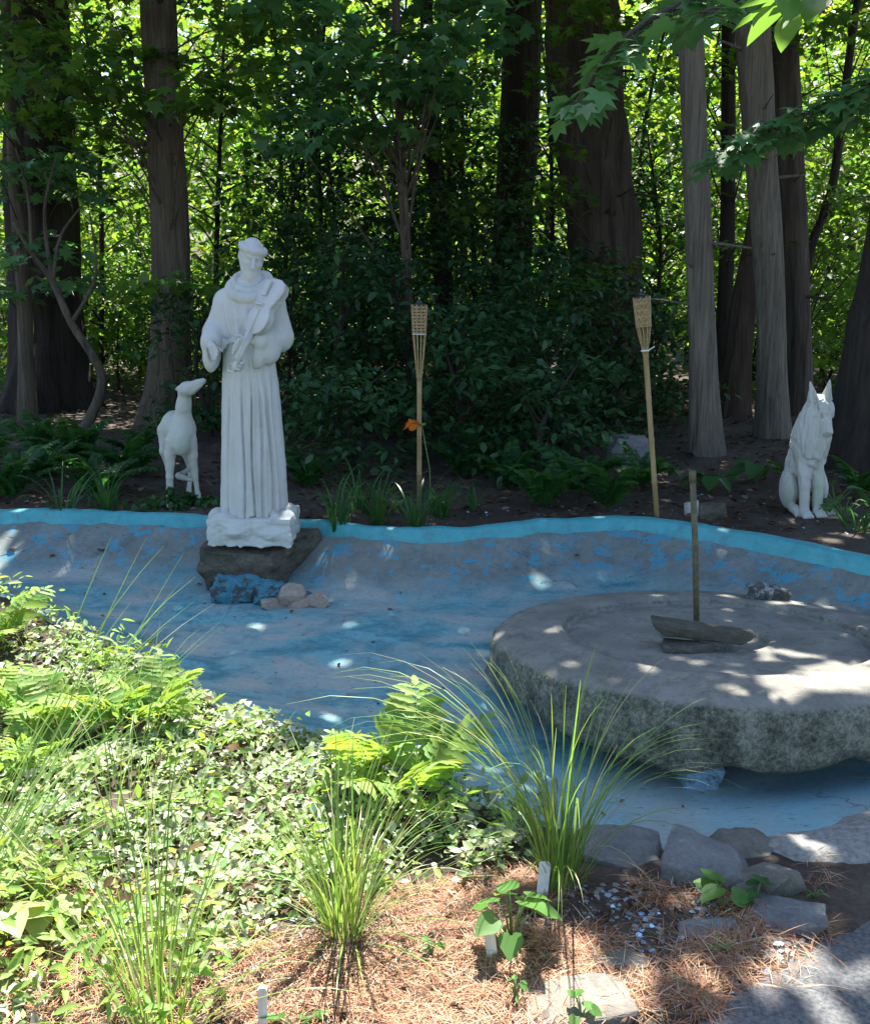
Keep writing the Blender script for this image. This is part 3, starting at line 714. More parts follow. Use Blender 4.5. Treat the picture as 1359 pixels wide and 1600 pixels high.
def build_saint():
    base = D(397, 842, 4.74 * KF); base[2] = BANK
    root = empty('saint_statue', tuple(base)); root.scale = (KF, KF, KF)
    tag(root, 'white robed saint statue playing a violin on the pool edge rock', 'statue')
    v = Vol((-.33, -.34, .06), (.28, .2, 1.42), .0042)
    # robe: stacked ellipses with carved folds
    tz = [.06, .11, .43, .72, .84, .915, .95, 1.02, 1.09, 1.135, 1.17, 1.21]
    xl = [-.168, -.166, -.158, -.150, -.144, -.136, -.150, -.162, -.165, -.142, -.095, -.05]
    xr = [.180, .178, .152, .126, .108, .098, .108, .124, .138, .118, .066, .04]
    yd = [.150, .148, .138, .126, .118, .108, .120, .126, .104, .082, .062, .05]
    creases = [(-.66, .045, .016, .02), (-.13, .034, .018, .05), (.16, .028, .019, .04), (.44, .036, .016, .06), (.70, .04, .02, .04), (-.42, .08, .007, 0), (.88, .06, .012, 0)]
    def robe(X, Y, Z):
        z = Z.ravel()
        L = np.interp(z, tz, xl)[None, None]; R = np.interp(z, tz, xr)[None, None]; dp = np.interp(z, tz, yd)[None, None]
        cx = (L + R) / 2; rx = (R - L) / 2
        u = (X - cx) / rx; vv = (Y - .0) / dp
        r = np.sqrt(u * u + vv * vv) + 1e-6
        f = (r - 1) * np.minimum(rx, dp)
        sk = sstep(.9, .62, Z); un = u / np.maximum(r, .6)
        front = sstep(.5, -.1, vv)
        for c0, w_, dep, sl_ in creases:
            cc = c0 + sl_ * (Z - .4) + .03 * np.sin(Z * 9 + c0 * 7)
            f = f + front * sk * dep * np.exp(-((un - cc) / w_) ** 2) * (.55 + .45 * sstep(.15, .5, 1 - Z))
            f = f - front * sk * dep * .4 * np.exp(-((un - cc - 2.1 * w_) / (1.4 * w_)) ** 2)
        f = f + (1 - front) * sk * .008 * np.sin(un * 14)
        # creases of the blouse over the belt
        up = sstep(.92, .97, Z) * sstep(1.12, 1.0, Z)
        f = f + front * up * .006 * np.sin(un * 19 + Z * 22)
        hem = .112 + .012 * np.sin(un * 7 + 1) + .004 * np.sin(un * 19)
        return np.maximum(f, hem - Z) 
    v.add((robe, np.array([-.2, -.17, .08]), np.array([.2, .17, 1.25])), .0)
    # shoulders and sleeves
    for prim, k in [
        (ell((-.105, .0, 1.10), (.075, .062, .05)), .03), (ell((.075, .0, 1.10), (.075, .062, .05)), .03),
        (cap((-.135, .0, 1.07), (-.178, .0, .95), .055, .060), .025), (cap((-.18, -.01, .95), (-.178, -.11, .91), .060, .052), .02),
        (ell((-.186, -.07, .865), (.043, .07, .085), rot(.25, 0, 0)), .02), (ell((-.182, -.11, .835), (.035, .042, .06)), .015),
        (cap((.105, .0, 1.07), (.14, -.005, .94), .058, .062), .025), (cap((.138, -.015, .935), (.06, -.14, .925), .060, .048), .02),
        (ell((.09, -.09, .885), (.062, .066, .07)), .02), (ell((.05, -.135, .855), (.036, .042, .055)), .015)]:
        v.add(prim, k)
    # sleeve openings
    v.add(ell((-.165, -.17, .868), (.027, .05, .052)), .006, True)
    v.add(ell((.008, -.155, .865), (.027, .04, .045), rot(0, .3, 0)), .006, True)
    # hands: right (bow) hand with fingers hanging, left hand round the violin neck
    def hand(wr, kn, tips, th, r=.0085):
        v.add(cap(wr, kn, .018, .017), .008); 
        kn = np.array(kn); wr = np.array(wr)
        ax = np.array(tips[3]) - np.array(tips[0]); ax = ax / np.linalg.norm(ax)
        for i, tp in enumerate(tips):
            k0 = kn + ax * (i - 1.5) * .0105; tp = np.array(tp); mid = (k0 + tp) / 2 + np.array([0, -.008, .006])
            v.add(cap(k0, mid, r, r * .92), .004); v.add(cap(mid, tp, r * .92, r * .75), .002)
        v.add(cap(wr * .5 + kn * .5, th[0], .010, .008), .005); v.add(cap(th[0], th[1], .008, .007), .002)
    hand((-.178, -.14, .905), (-.160, -.182, .89), [(-.128, -.212, .876), (-.130, -.213, .860), (-.136, -.212, .846), (-.145, -.208, .838)], ((-.142, -.175, .89), (-.12, -.192, .882)))
    hand((.03, -.165, .925), (-.012, -.19, .92), [(-.042, -.222, .912), (-.048, -.222, .897), (-.053, -.220, .883), (-.055, -.216, .87)], ((-.02, -.185, .945), (-.045, -.20, .948)))
    # cowl: rolls of cloth round the neck, higher at the nape
    Mh = rot(math.radians(32), math.radians(-6), math.radians(10))
    v.add(torus((-.016, -.022, 1.152), .086, .026, Mh), .006)
    v.add(torus((-.012, -.010, 1.182), .074, .018, Mh), .002)
    v.add(ell((.045, .065, 1.18), (.05, .045, .055)), .02)
    v.add(cap((-.01, .01, 1.15), (-.008, .0, 1.24), .042, .04), .015)
    # belt cord with its knot
    for a0 in range(40):
        a1 = 2 * math.pi * a0 / 40; a2 = 2 * math.pi * (a0 + 1) / 40
        pt = lambda a: (-.019 + .122 * math.cos(a), .112 * math.sin(a) - .003, .915 + .004 * math.sin(a * 30))
        v.add(cap(pt(a1), pt(a2), .0095), .002)
    v.add(ell((-.125, -.085, .905), (.019, .016, .026)), .004); v.add(cap((-.128, -.09, .905), (-.13, -.098, .875), .011, .008), .004)
    # head, turned to the violin and bowed
    HC = np.array([.0, -.018, 1.292]); HR = rot(math.radians(19), math.radians(9), math.radians(22))
    W = lambda p: tuple(HC + HR @ np.array(p, float))
    v.add(ell(W((0, 0, .014)), (.059, .07, .068), HR), .0)
    v.add(ell(W((0, -.022, -.028)), (.046, .047, .066), HR), .012)           # face and jaw
    for sx in (-1, 1):
        v.add(ell(W((sx * .028, -.048, -.018)), (.017, .014, .016), HR), .008)   # cheekbones
        v.add(ell(W((sx * .021, -.068, .003)), (.015, .014, .010), HR), .005, True)   # eye sockets
        v.add(ell(W((sx * .020, -.0575, .002)), (.009, .008, .006), HR), .002)   # lids
        v.add(cap(W((sx * .008, -.066, .013)), W((sx * .031, -.058, .014)), .0055), .004)  # brows
        v.add(ell(W((sx * .054, .004, -.004)), (.009, .014, .020), HR), .004)    # ears
        v.add(cap(W((sx * .046, -.012, -.02)), W((sx * .026, -.042, -.062)), .012, .014), .01)  # beard sides
        v.add(cap(W((0, -.069, -.032)), W((sx * .020, -.06, -.043)), .006, .004), .003)       # moustache
    v.add(cap(W((0, -.064, .010)), W((0, -.090, -.024)), .0075, .011), .003)
    v.add(ell(W((0, -.066, -.048)), (.013, .008, .0045), HR), .003)          # lips
    v.add(ell(W((0, -.052, -.074)), (.030, .027, .034), HR), .008)            # chin beard
    v.add(cap(W((0, -.058, -.085)), W((0, -.066, -.118)), .021, .010), .008)
    # tonsure: a thick wreath of hair round a smooth crown
    for q in range(30):
        a = 2 * math.pi * q / 30
        v.add(ell(W((.056 * math.cos(a), .002 + .062 * math.sin(a), .034 - .006 * math.sin(a) + rnd.uniform(-.003, .003))), (.015, .015, .015 + rnd.uniform(0, .004))), .005)
    v.add(ell(W((0, .035, .0)), (.055, .04, .055), HR), .012)
    v.displace(lambda x, y, z: .0016 * fbm(x * 40, y * 40, z * 22, 2))
    o = link('figure', v.mesh('saint_figure'), M['saint'], root); o.scale = (.93, .97, 1); o.rotation_euler = (0, math.radians(1.7), 0)
    # plinth: modelled rocky ground with the two bare feet
    pv = Vol((-.25, -.24, -.02), (.26, .22, .19), .0045)
    def slab(X, Y, Z):
        q = np.maximum(np.maximum(np.abs(X - .008) - .195, np.abs(Y) - .165), np.abs(Z - .055) - .042)
        return q - .022 + .0 * (X + Y + Z)
    pv.add((slab, np.array([-.23, -.2, -.01]), np.array([.24, .2, .13])), 0)
    for c, r in [((-.13, -.12, .105), (.06, .07, .035)), ((.19, -.10, .105), (.05, .06, .045)), ((.17, .02, .12), (.06, .09, .04)), ((-.19, .0, .09), (.05, .08, .05)), ((.05, -.15, .085), (.08, .05, .03)), ((-.05, -.17, .055), (.07, .045, .035)), ((.13, -.17, .05), (.07, .04, .03))]:
        pv.add(ell(c, r), .02)
    for fx, fa in ((-.115, -.15), (.125, .3)):
        d = np.array([math.sin(fa), -math.cos(fa), 0]); h0 = np.array([fx, -.09, .135])
        pv.add(cap(h0, h0 + d * .07 + np.array([0, 0, -.012]), .024, .022), .008)
        s_ = np.array([-d[1], d[0], 0])
        for q in range(5):
            t0 = h0 + d * (.075 - .004 * abs(q - 1)) + s_ * (q - 2) * .0105 + np.array([0, 0, -.014])
            pv.add(cap(t0, t0 + d * (.024 - .003 * q), .0085 - .0006 * q, .007 - .0005 * q), .003)
    pv.displace(lambda x, y, z: .009 * fbm(x * 14, y * 14, z * 34, 3) * sstep(.125, .09, z) - .0 * x)
    o = link('plinth', pv.mesh('plinth'), M['saint'], root); o.scale = (.88, .92, 1)
    # violin
    a = (D(430, 437, 4.63 * KF) - base) / KF; e = (D(369, 572, 4.51 * KF) - base) / KF
    ydir = (e - a) / np.linalg.norm(e - a); L = np.linalg.norm(e - a)
    nrm = np.array([-.62, -.74, .14]); a[1] += .012; nrm = nrm - ydir * (nrm @ ydir); nrm /= np.linalg.norm(nrm); xdir = np.cross(ydir, nrm)
    vr = bpy.data.objects.new('violin', None); COL.objects.link(vr); vr.parent = root; vr.empty_display_size = .05
    B = np.stack([xdir, ydir, nrm], 1)
    W2 = lambda p: a + B @ np.array(p, float)
    bl = .265
    half = [(0, 0), (.045, .004), (.072, .022), (.082, .05), (.074, .085), (.058, .104), (.062, .108), (.050, .125), (.047, .142), (.058, .163), (.062, .168), (.064, .195), (.062, .222), (.048, .248), (.022, .262), (0, .265)]
    half = [(x * 1.08, y) for x, y in half]
    out = half + [(-x, y) for x, y in half[-2:0:-1]]
    V = []; F = []; N_ = len(out)
    for k, (sc_, zz) in enumerate(((.97, -.03), (1.0, -.026), (1.0, .0), (1.03, .001), (1.03, .006), (.96, .010), (.6, .016), (.2, .018))):
        for x, y in out: V.append(W2((x * sc_, bl / 2 + (y - bl / 2) * sc_, zz)))
    for k in range(7):
        for i in range(N_):
            j = (i + 1) % N_; F.append((k * N_ + i, k * N_ + j, (k + 1) * N_ + j, (k + 1) * N_ + i))
    F.append(tuple(range(N_ - 1, -1, -1))); F.append(tuple(7 * N_ + i for i in range(N_)))
    link('violin_body', pymesh('violin_body', V, F), M['saint'], vr)
    mb = MB(); mb.box(W2((0, .275, .017)), (.019, .24, .012), B); mb.build('fingerboard', M['saint'], vr, False)
    mb = MB(); mb.tube([W2((0, .25, .004)), W2((0, .36, .008)), W2((0, .40, .004))], [.017, .015, .015], 10); mb.build('neck', M['saint'], vr)
    mb = MB(); mb.box(W2((0, .055, .026)), (.026, .07, .010), B); mb.build('tailpiece', M['saint'], vr, False)
    mb = MB(); mb.box(W2((0, .135, .026)), (.05, .006, .022), B); mb.build('bridge', M['saint'], vr, False)
    mb = MB()
    sp = []
    for q in range(26):
        an = q / 26 * 4.2 * math.pi; rr = .022 * (1 - q / 32); sp.append(W2((0, L - .005 + rr * math.cos(an) * .9, -.010 + rr * math.sin(an))))
    mb.tube(sp, [.012] * 26, 8); mb.tube([W2((-.016, L - .005, -.01)), W2((.016, L - .005, -.01))], .012, 10)
    mb.build('scroll', M['saint'], vr)
    for q in range(4):
        y = .405 + .016 * q; s_ = 1 if q % 2 else -1
        MB().tube([W2((0, y, .002)), W2((s_ * .024, y, .002)), W2((s_ * .034, y, .002))], [.004, .005, .008], 8).build('tuning_peg', M['saint'], vr)
    return root
build_saint()

def build_fawn():
    base = P(270, 790, BANK + .01); base[2] = float(base_g(base[0], base[1]))
    root = empty('fawn_statue', tuple(base)); root.scale = (KF, KF, KF); root.rotation_euler = (0, math.radians(3.2), 0); tag(root, 'white fawn statue raising its head towards the saint', 'statue')
    v = Vol((-.2, -.14, -.01), (.24, .42, .76), .0045)
    for prim, k in [
        (ell((.045, .02, .385), (.068, .085, .100)), .0), (ell((.0, .13, .40), (.078, .16, .088), rot(0, 0, .35)), .04), (ell((-.048, .24, .405), (.074, .085, .088)), .04),
        (ell((.05, -.035, .355), (.045, .045, .065)), .03),
        (cap((.045, .03, .44), (.055, .0, .56), .052, .036), .04), (cap((.055, .0, .55), (.064, -.01, .625), .036, .032), .02),
        (ell((.072, -.015, .64), (.043, .045, .040), rot(0, -.35, .2)), .015), (ell((.10, -.03, .648), (.038, .032, .034), rot(0, -.5, .2)), .015),
        (cap((.11, -.035, .66), (.168, -.058, .69), .027, .017), .010), (cap((.10, -.04, .628), (.16, -.06, .670), .017, .011), .006), (ell((.175, -.061, .697), (.011, .013, .010)), .003),
        (cap((.05, .0, .655), (.012, .03, .632), .014, .009), .004), (cap((.075, .025, .668), (.045, .07, .66), .013, .008), .004)]:
        v.add(prim, k)
    for pts, rr in [([(.0, -.005, .36), (-.012, -.01, .285), (-.014, -.012, .165), (-.012, -.0, .055), (-.012, -.012, .02)], [.042, .028, .0165, .0135, .018]),
                    ([(.085, .02, .36), (.098, .03, .28), (.112, .045, .165), (.122, .06, .06), (.128, .05, .02)], [.042, .028, .0165, .0135, .018]),
                    ([(-.085, .22, .38), (-.088, .19, .27), (-.076, .215, .165), (-.066, .185, .05), (-.066, .17, .015)], [.055, .030, .0165, .0135, .018]),
                    ([(-.01, .27, .37), (.022, .23, .26), (.034, .26, .165), (.036, .23, .05), (.036, .215, .015)], [.052, .030, .0165, .0135, .018])]:
        for i in range(4): v.add(cap(pts[i], pts[i + 1], rr[i], rr[i + 1]), .012)
        h = pts[-1]; v.add(cap((h[0], h[1] - .012, .012), (h[0], h[1] - .028, .006), .017, .013), .006)
    v.add(cap((.012, .09, .155), (.085, .075, .138), .017, .013), .01); v.add(cap((.03, .22, .17), (.012, .09, .155), .012, .014), .01)
    v.add(ell((.086, -.052, .655), (.004, .004, .004)), .003, True)
    v.add(cap((.135, -.075, .663), (.165, -.075, .676), .0025), .002, True)
    v.add(cap((-.07, .31, .42), (-.075, .34, .37), .02, .012), .012)
    v.displace(lambda x, y, z: .002 * fbm(x * 30, y * 30, z * 30, 2) + .003 * vnoise(x * 14, y * 14, z * 14))
    link('figure', v.mesh('fawn_figure'), M['fawn'], root)
build_fawn()

def build_wolf():
    base = P(1264, 803, BANK + .01); base[2] = float(base_g(base[0], base[1]))
    root = empty('wolf_statue', tuple(base)); root.scale = (KF * .83, KF * .9, KF * .98); root.rotation_euler = (0, math.radians(-3.5), 0); tag(root, 'white seated wolf statue with pricked ears and shaggy chest', 'statue')
    v = Vol((-.17, -.22, -.01), (.2, .40, .74), .0045)
    HR = rot(math.radians(34), 0, math.radians(16)); HC = np.array([.045, -.02, .565]); W = lambda p: tuple(HC + HR @ np.array(p, float))
    for prim, k in [
        (ell((.01, .02, .40), (.108, .10, .145)), .0), (ell((.015, -.02, .47), (.092, .085, .12)), .04), (ell((.0, -.045, .38), (.082, .06, .12)), .03),
        (cap((.02, .06, .40), (.03, .22, .17), .10, .115), .05), (ell((.03, .25, .10), (.12, .13, .10)), .04),
        (ell(W((0, .01, .0)), (.072, .075, .066), HR), .03), (cap(W((0, -.05, -.02)), W((0, -.125, -.045)), .036, .026), .02), (cap(W((0, -.05, -.045)), W((0, -.11, -.066)), .024, .018), .012), (ell(W((0, -.146, -.036)), (.016, .014, .013), HR), .006),
        (ell(W((-.056, .0, -.025)), (.042, .055, .06), HR), .025), (ell(W((.056, .0, -.025)), (.042, .055, .06), HR), .025)]:
        v.add(prim, k)
    for sx in (-1, 1):
        v.add(cap(W((sx * .048, .030, .045)), W((sx * .066, .072, .108)), .033, .008), .010); v.add(cap(W((sx * .062, .052, .088)), W((sx * .068, .078, .122)), .012, .004), .006)
        v.add(cap(W((sx * .052, .008, .062)), W((sx * .064, .046, .103)), .015, .004), .005, True)
        v.add(ell(W((sx * .028, -.066, .004)), (.012, .012, .007), HR), .005, True)
        v.add(cap(W((sx * .010, -.06, .022)), W((sx * .04, -.052, .026)), .010), .008)
    for x0, x1, yy in ((-.045, -.052, -.055), (.038, .030, -.05)):
        v.add(cap((x0, -.01, .34), (x0 - .004, yy + .01, .17), .050, .033), .02); v.add(cap((x0 - .004, yy + .01, .17), (x1, yy + .005, .035), .033, .030), .012)
        v.add(ell((x1, yy - .022, .022), (.036, .05, .024)), .012)
        for q in range(4): v.add(cap((x1 + (q - 1.5) * .016, yy - .045, .02), (x1 + (q - 1.5) * .017, yy - .068, .014), .0115, .010), .003)
    for sx in (-1, 1):
        cx = .015 + sx * .098
        v.add(ell((cx - .005, .13, .12), (.045, .10, .105), rot(.35, 0, 0)), .02); v.add(ell((cx - .004 * sx, .03, .03), (.034, .08, .028)), .012)
        for q in range(3): v.add(cap((cx + (q - 1) * .018, -.03, .018), (cx + (q - 1) * .019, -.055, .012), .011, .009), .003)
    v.add(cap((.06, .33, .06), (.15, .22, .03), .035, .025), .02)
    def fur(x, y, z):
        w_ = 1.2 * vnoise(x * 8, y * 8, z * 6)
        a = vnoise(x * 44 + w_ * 2, y * 44, z * 13 + w_ * 3) + .6 * vnoise(x * 90 + w_, y * 90, z * 28)
        k = sstep(.16, .26, z) * (1 - .75 * sstep(.60, .66, z)) + .25
        return .0075 * a * k
    v.displace(fur)
    link('figure', v.mesh('wolf_figure'), M['wolf'], root)
build_wolf()

# ------------------------------------------------------------------ rocks
def rock_mat(name, c1, c2, c3=None, paint=None, scale=9, pthr=.5, bs=.9):
    m, n, l, b = newmat(name); o = objco(n)
    f = nz(n, l, o, scale, 8, .7, (1, 1, 2.6)); f2 = nz(n, l, o, scale * 7, 6, .75); f3 = nz(n, l, o, scale * .6, 5, .6)
    c = ramp(n, l, f, [(.3, c1), (.7, c2)])
    if c3: c = mix(n, l, ramp(n, l, f3, [(.48, 0.0), (.66, .8)]), c, c3)
    if paint: c = mix(n, l, ramp(n, l, nz(n, l, o, scale * 1.4, 8, .72), [(pthr - .02, 1.0), (pthr + .03, 0.0)]), c, paint)
    c = mix(n, l, .6, c, ramp(n, l, f2, [(.3, .5), (.7, 1.2)]), 'MULTIPLY')
    l.new(c, b.inputs['Base Color']); b.inputs['Roughness'].default_value = .9; b.inputs['Specular IOR Level'].default_value = .25
    bump(n, l, mix(n, l, .5, f, f2), b, bs, .014); return m
M['rock_grey'] = rock_mat('grey_fieldstone', (.13, .135, .14), (.26, .265, .27), (.19, .18, .165))
M['rock_warm'] = rock_mat('brownish_fieldstone', (.11, .105, .09), (.25, .235, .205), (.16, .16, .11))
M['rock_tan'] = rock_mat('tan_limestone', (.20, .175, .145), (.34, .30, .255), (.13, .12, .105))  # tan tone lowered overall to carry the rock's partial shade
M['rock_dark'] = rock_mat('dark_mossy_rock', (.05, .046, .036), (.20, .175, .14), (.07, .075, .045))
M['rock_lichen'] = rock_mat('lichened_rock', (.05, .052, .05), (.17, .17, .16), None, (.42, .43, .40), 13, .45)
M['rock_blue'] = rock_mat('blue_painted_stone', (.05, .06, .06), (.13, .14, .14), None, (.08, .26, .34), 10, .52)
M['rock_pale_blue'] = rock_mat('pale_blue_painted_block', (.12, .12, .12), (.25, .25, .25), None, (.30, .48, .62), 14, .56)
M['rock_pink'] = rock_mat('pinkish_broken_stone', (.34, .26, .21), (.52, .42, .35), (.30, .27, .24))  # pinkish stone tone, raised in brightness to carry a sun fleck
M['rock_white'] = rock_mat('pale_quartz_stone', (.38, .38, .35), (.62, .61, .57), (.3, .3, .27))
M['slate'] = rock_mat('slate_slab', (.07, .066, .05), (.17, .16, .13), (.10, .10, .08), None, 16)
def rock_mesh(name, w_, d_, h_, seed, n=16, top=.8, cuts=2, rough=.03, pts=None, skew=0.0):
    r = random.Random(seed); bm = bmesh.new()
    if pts is None:
        pts = []
        for sx in (-1, 1):
            for sy in (-1, 1):
                for z in (0, 1):
                    k = top if z else 1.0
                    pts.append((sx * w_ / 2 * k * r.uniform(.55, 1.08) + skew * z * w_, sy * d_ / 2 * k * r.uniform(.55, 1.08), h_ * (z * r.uniform(.5, 1.05))))
        for i in range(n - 8):
            a = r.uniform(0, 6.28); pts.append((w_ / 2 * 1.05 * math.cos(a), d_ / 2 * 1.05 * math.sin(a), h_ * r.uniform(.15, .85)))
    for p in pts: bm.verts.new(p)
    bm.verts.ensure_lookup_table()
    ret = bmesh.ops.convex_hull(bm, input=bm.verts)
    bmesh.ops.delete(bm, geom=list({g for g in ret['geom_interior'] + ret['geom_unused'] if isinstance(g, bmesh.types.BMVert)}), context='VERTS')
    bmesh.ops.dissolve_limit(bm, angle_limit=.12, verts=bm.verts, edges=bm.edges)
    s = max(w_, d_, h_)
    bmesh.ops.bevel(bm, geom=list(bm.edges), offset=s * .012, segments=1, affect='EDGES', profile=.6)
    bmesh.ops.triangulate(bm, faces=bm.faces)
    for q in range(cuts):
        es = [e for e in bm.edges if e.calc_length() > s * .09]
        if es: bmesh.ops.subdivide_edges(bm, edges=es, cuts=1); bmesh.ops.triangulate(bm, faces=bm.faces)
    V = np.array([v.co for v in bm.verts]); bm.normal_update(); N = np.array([v.normal for v in bm.verts])
    k = 4.5 / s
    dsp = rough * s * (fbm(V[:, 0] * k + seed, V[:, 1] * k, V[:, 2] * k * 1.6, 3) + .35 * fbm(V[:, 0] * k * 4, V[:, 1] * k * 4 + seed, V[:, 2] * k * 7, 2))
    for v_, p in zip(bm.verts, V + N * dsp[:, None]): v_.co = p
    me = bpy.data.meshes.new(name); bm.to_mesh(me); bm.free()
    me.polygons.foreach_set('use_smooth', [True] * len(me.polygons)); me.set_sharp_from_angle(angle=math.radians(18)); return me
def rock(name, label, x, y, w_, d_, h_, mat, seed, rz=0.0, z=None, tilt=(0, 0), cat='rock', sink=.03, group=None, **kw):
    o = link(name, rock_mesh(name, w_, d_, h_, seed, **kw), M[mat])
    o.location = (x, y, (float(G(x, y)) - sink) if z is None else z); o.rotation_euler = (tilt[0], tilt[1], rz)
    return tag(o, label, cat, group)
def prock(name, label, px, py, wpx, dpx_m, hpx, mat, seed, z=-.42, **kw):
    """px,py = middle of the rock's foot in the photo; size from pixels at that distance"""
    p = P(px, py, z); s = math.hypot(p[1], CAM_Z - z) / 1600
    return rock(name, label, p[0], p[1] + dpx_m / 2, wpx * s, dpx_m, hpx * s, mat, seed, **kw)
# rock under the saint: wide front face, right face running back
bz = D(397, 842, 4.74 * KF)
pts = []
for q in [(-.235, -.17, -.02), (.115, -.20, -.03), (.30, .10, .0), (.29, .22, -.01), (-.24, .22, -.02), (-.245, -.16, -.10), (.12, -.21, -.08), (.305, .12, -.06),
          (-.215, -.155, -.185), (.115, -.185, -.19), (.15, .05, -.2), (.22, .2, -.18), (-.2, .2, -.19), (.07, -.195, -.16)]: pts.append(q)
o = link('boulder', rock_mesh('boulder', .5, .4, .25, 5, pts=pts, cuts=3, rough=.035), M['rock_dark']); o.location = (bz[0], bz[1], BANK); o.scale = (KF * .97, KF * 1.04, KF * 1.25)
tag(o, 'dark mossy boulder carrying the white saint statue', 'rock')
for i, (px, py, wp, hp, lab) in enumerate([(372, 938, 85, 42, 'blue painted flat stone under the left half of the boulder'), (425, 943, 60, 38, 'flaking blue painted stone under the front corner of the boulder')]):
    p = D(px, py, 5.02 - .03 * i); w_ = wp * .0033; h_ = hp * .0033
    rock('painted_stone', lab, p[0], 4.99 - .03 * i, w_, .22, .105, 'rock_blue', 40 + i * 5, z=-.375, top=.9, rough=.07, cuts=3)
for i, (px, py, wp, dp, hp, rz, tl, lab) in enumerate([
        (452, 938, 46, .10, 40, .3, (.5, .1), 'pinkish grey broken stone leaning against the boulder corner'), (478, 940, 66, .09, 13, .5, (.08, -.12), 'long thin pinkish stone shard behind the leaning piece'),
        (497, 948, 34, .08, 15, -.3, (0, .1), 'small pinkish stone chip at the outer end of the shards'), (424, 948, 34, .08, 17, .9, (0, 0), 'short blocky pinkish stone in front of the blue painted stones'),
        (475, 915, 40, .08, 16, .1, (.2, 0), 'blue flecked stone behind the pinkish shards')]):
    y = 4.89 - .02 * i + (.12 if i == 4 else 0); p = D(px, py, y)
    rock('stone_shard', lab, p[0], y, wp * .0032, dp, hp * .0032, 'rock_pink' if i < 4 else 'rock_blue', 60 + i, rz, float(G(p[0], y)) - .004, tl, rough=.02)

# near edge rocks
for i, (nm, px, py, wp, dp, hp, mat, rz, tl, lab) in enumerate([
        ('flat_rock', 972, 1352, 140, .20, 36, 'rock_grey', -.15, (.05, .05), 'flat grey rock with dark broken edge at the pool shore beside the tall sedge'),
        ('pointed_rock', 1118, 1392, 165, .22, 62, 'rock_grey', -.25, (.12, .12), 'largest grey rock of the shore with a peaked corner'),
        ('flat_rock', 1172, 1342, 100, .15, 30, 'rock_warm', .2, (.05, 0), 'cracked flat grey rock behind the peaked one against the concrete apron'),
        ('rock', 1205, 1412, 120, .15, 40, 'rock_warm', .45, (.1, -.25), 'sloping greenish grey rock between the peaked rock and the squared block'),
        ('squared_rock', 1240, 1464, 120, .14, 52, 'rock_grey', -.3, (-.05, .02), 'squared pale topped block of rock at the path side'),
        ('flat_rock', 1114, 1482, 104, .10, 30, 'rock_grey', .1, (.05, 0), 'low flat grey stone half sunk in the soil before the squared block'),
        ('flat_rock', 975, 1520, 110, .09, 30, 'rock_warm', -.1, (.05, 0), 'low broken grey stone sunk in needles behind the tan rock'),
        ('tan_rock', 895, 1616, 200, .20, 46, 'rock_tan', .12, (.1, .0), 'large pale tan rock with a dark crack among the needles'),
        ('dark_rock', 908, 1334, 60, .10, 34, 'rock_dark', .3, (0, 0), 'small dark rock wedged behind the tall sedge at the pool shore')]):
    prock(nm, lab, px, py, wp, dp, hp, mat, 100 + i * 7, rz=rz, tilt=tl, top=.86 if i != 4 else .95, rough=.022, cuts=3, n=14, skew=-.06 if i == 1 else 0)
# far bank stones
prock('white_stone', 'pale upright quartz stone beside the iron pipe on the far bank', 1082, 808, 24, .07, 34, 'rock_white', 301, z=BANK)
prock('dark_rock', 'dark rounded rock beside the pale stone on the far bank', 1120, 812, 48, .12, 40, 'rock_dark', 302, z=BANK)
prock('flat_rock', 'pale flat stone at the seated wolf right foot', 1298, 812, 40, .10, 14, 'rock_pink', 303, z=BANK)
prock('pale_stone', 'small pale stone lying behind the wolf among the hosta leaves', 1292, 790, 16, .05, 18, 'rock_white', 304, z=BANK)
prock('grey_rock', 'lichen grey boulder half hidden in ferns near the leaning torch', 985, 745, 66, .25, 62, 'rock_grey', 305, z=BANK)
prock('flat_rock', 'small grey stone lying on the far rim left of the fawn', 40, 803, 24, .07, 9, 'rock_grey', 306, z=BANK)

# ------------------------------------------------------------------ millstone with pipe and slabs
m, n, l, b = newmat('lichened_granite'); o_ = objco(n)
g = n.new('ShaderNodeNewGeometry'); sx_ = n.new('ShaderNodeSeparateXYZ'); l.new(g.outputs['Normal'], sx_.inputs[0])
sp = n.new('ShaderNodeTexVoronoi'); sp.inputs['Scale'].default_value = 75; l.new(o_, sp.inputs['Vector'])
f = nz(n, l, o_, 10, 8, .7); f2 = nz(n, l, o_, 70, 6, .8); f3 = nz(n, l, o_, 3, 5, .6)
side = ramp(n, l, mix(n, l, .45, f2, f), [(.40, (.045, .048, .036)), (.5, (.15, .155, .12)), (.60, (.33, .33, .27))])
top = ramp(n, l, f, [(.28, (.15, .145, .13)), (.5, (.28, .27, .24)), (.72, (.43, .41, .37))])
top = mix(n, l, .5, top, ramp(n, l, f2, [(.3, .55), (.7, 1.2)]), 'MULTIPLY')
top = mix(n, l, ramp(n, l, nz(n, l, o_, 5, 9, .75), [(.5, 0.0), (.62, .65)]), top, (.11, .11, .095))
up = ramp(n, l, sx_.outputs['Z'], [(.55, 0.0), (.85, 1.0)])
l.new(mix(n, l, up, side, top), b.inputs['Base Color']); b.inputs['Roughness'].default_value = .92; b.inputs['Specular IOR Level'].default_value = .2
bump(n, l, mix(n, l, .6, f, f2), b, .8, .015); M['granite'] = m
STC = np.array([1.12, 3.93, -.225]); STR = .885; TILT = math.radians(4.0)
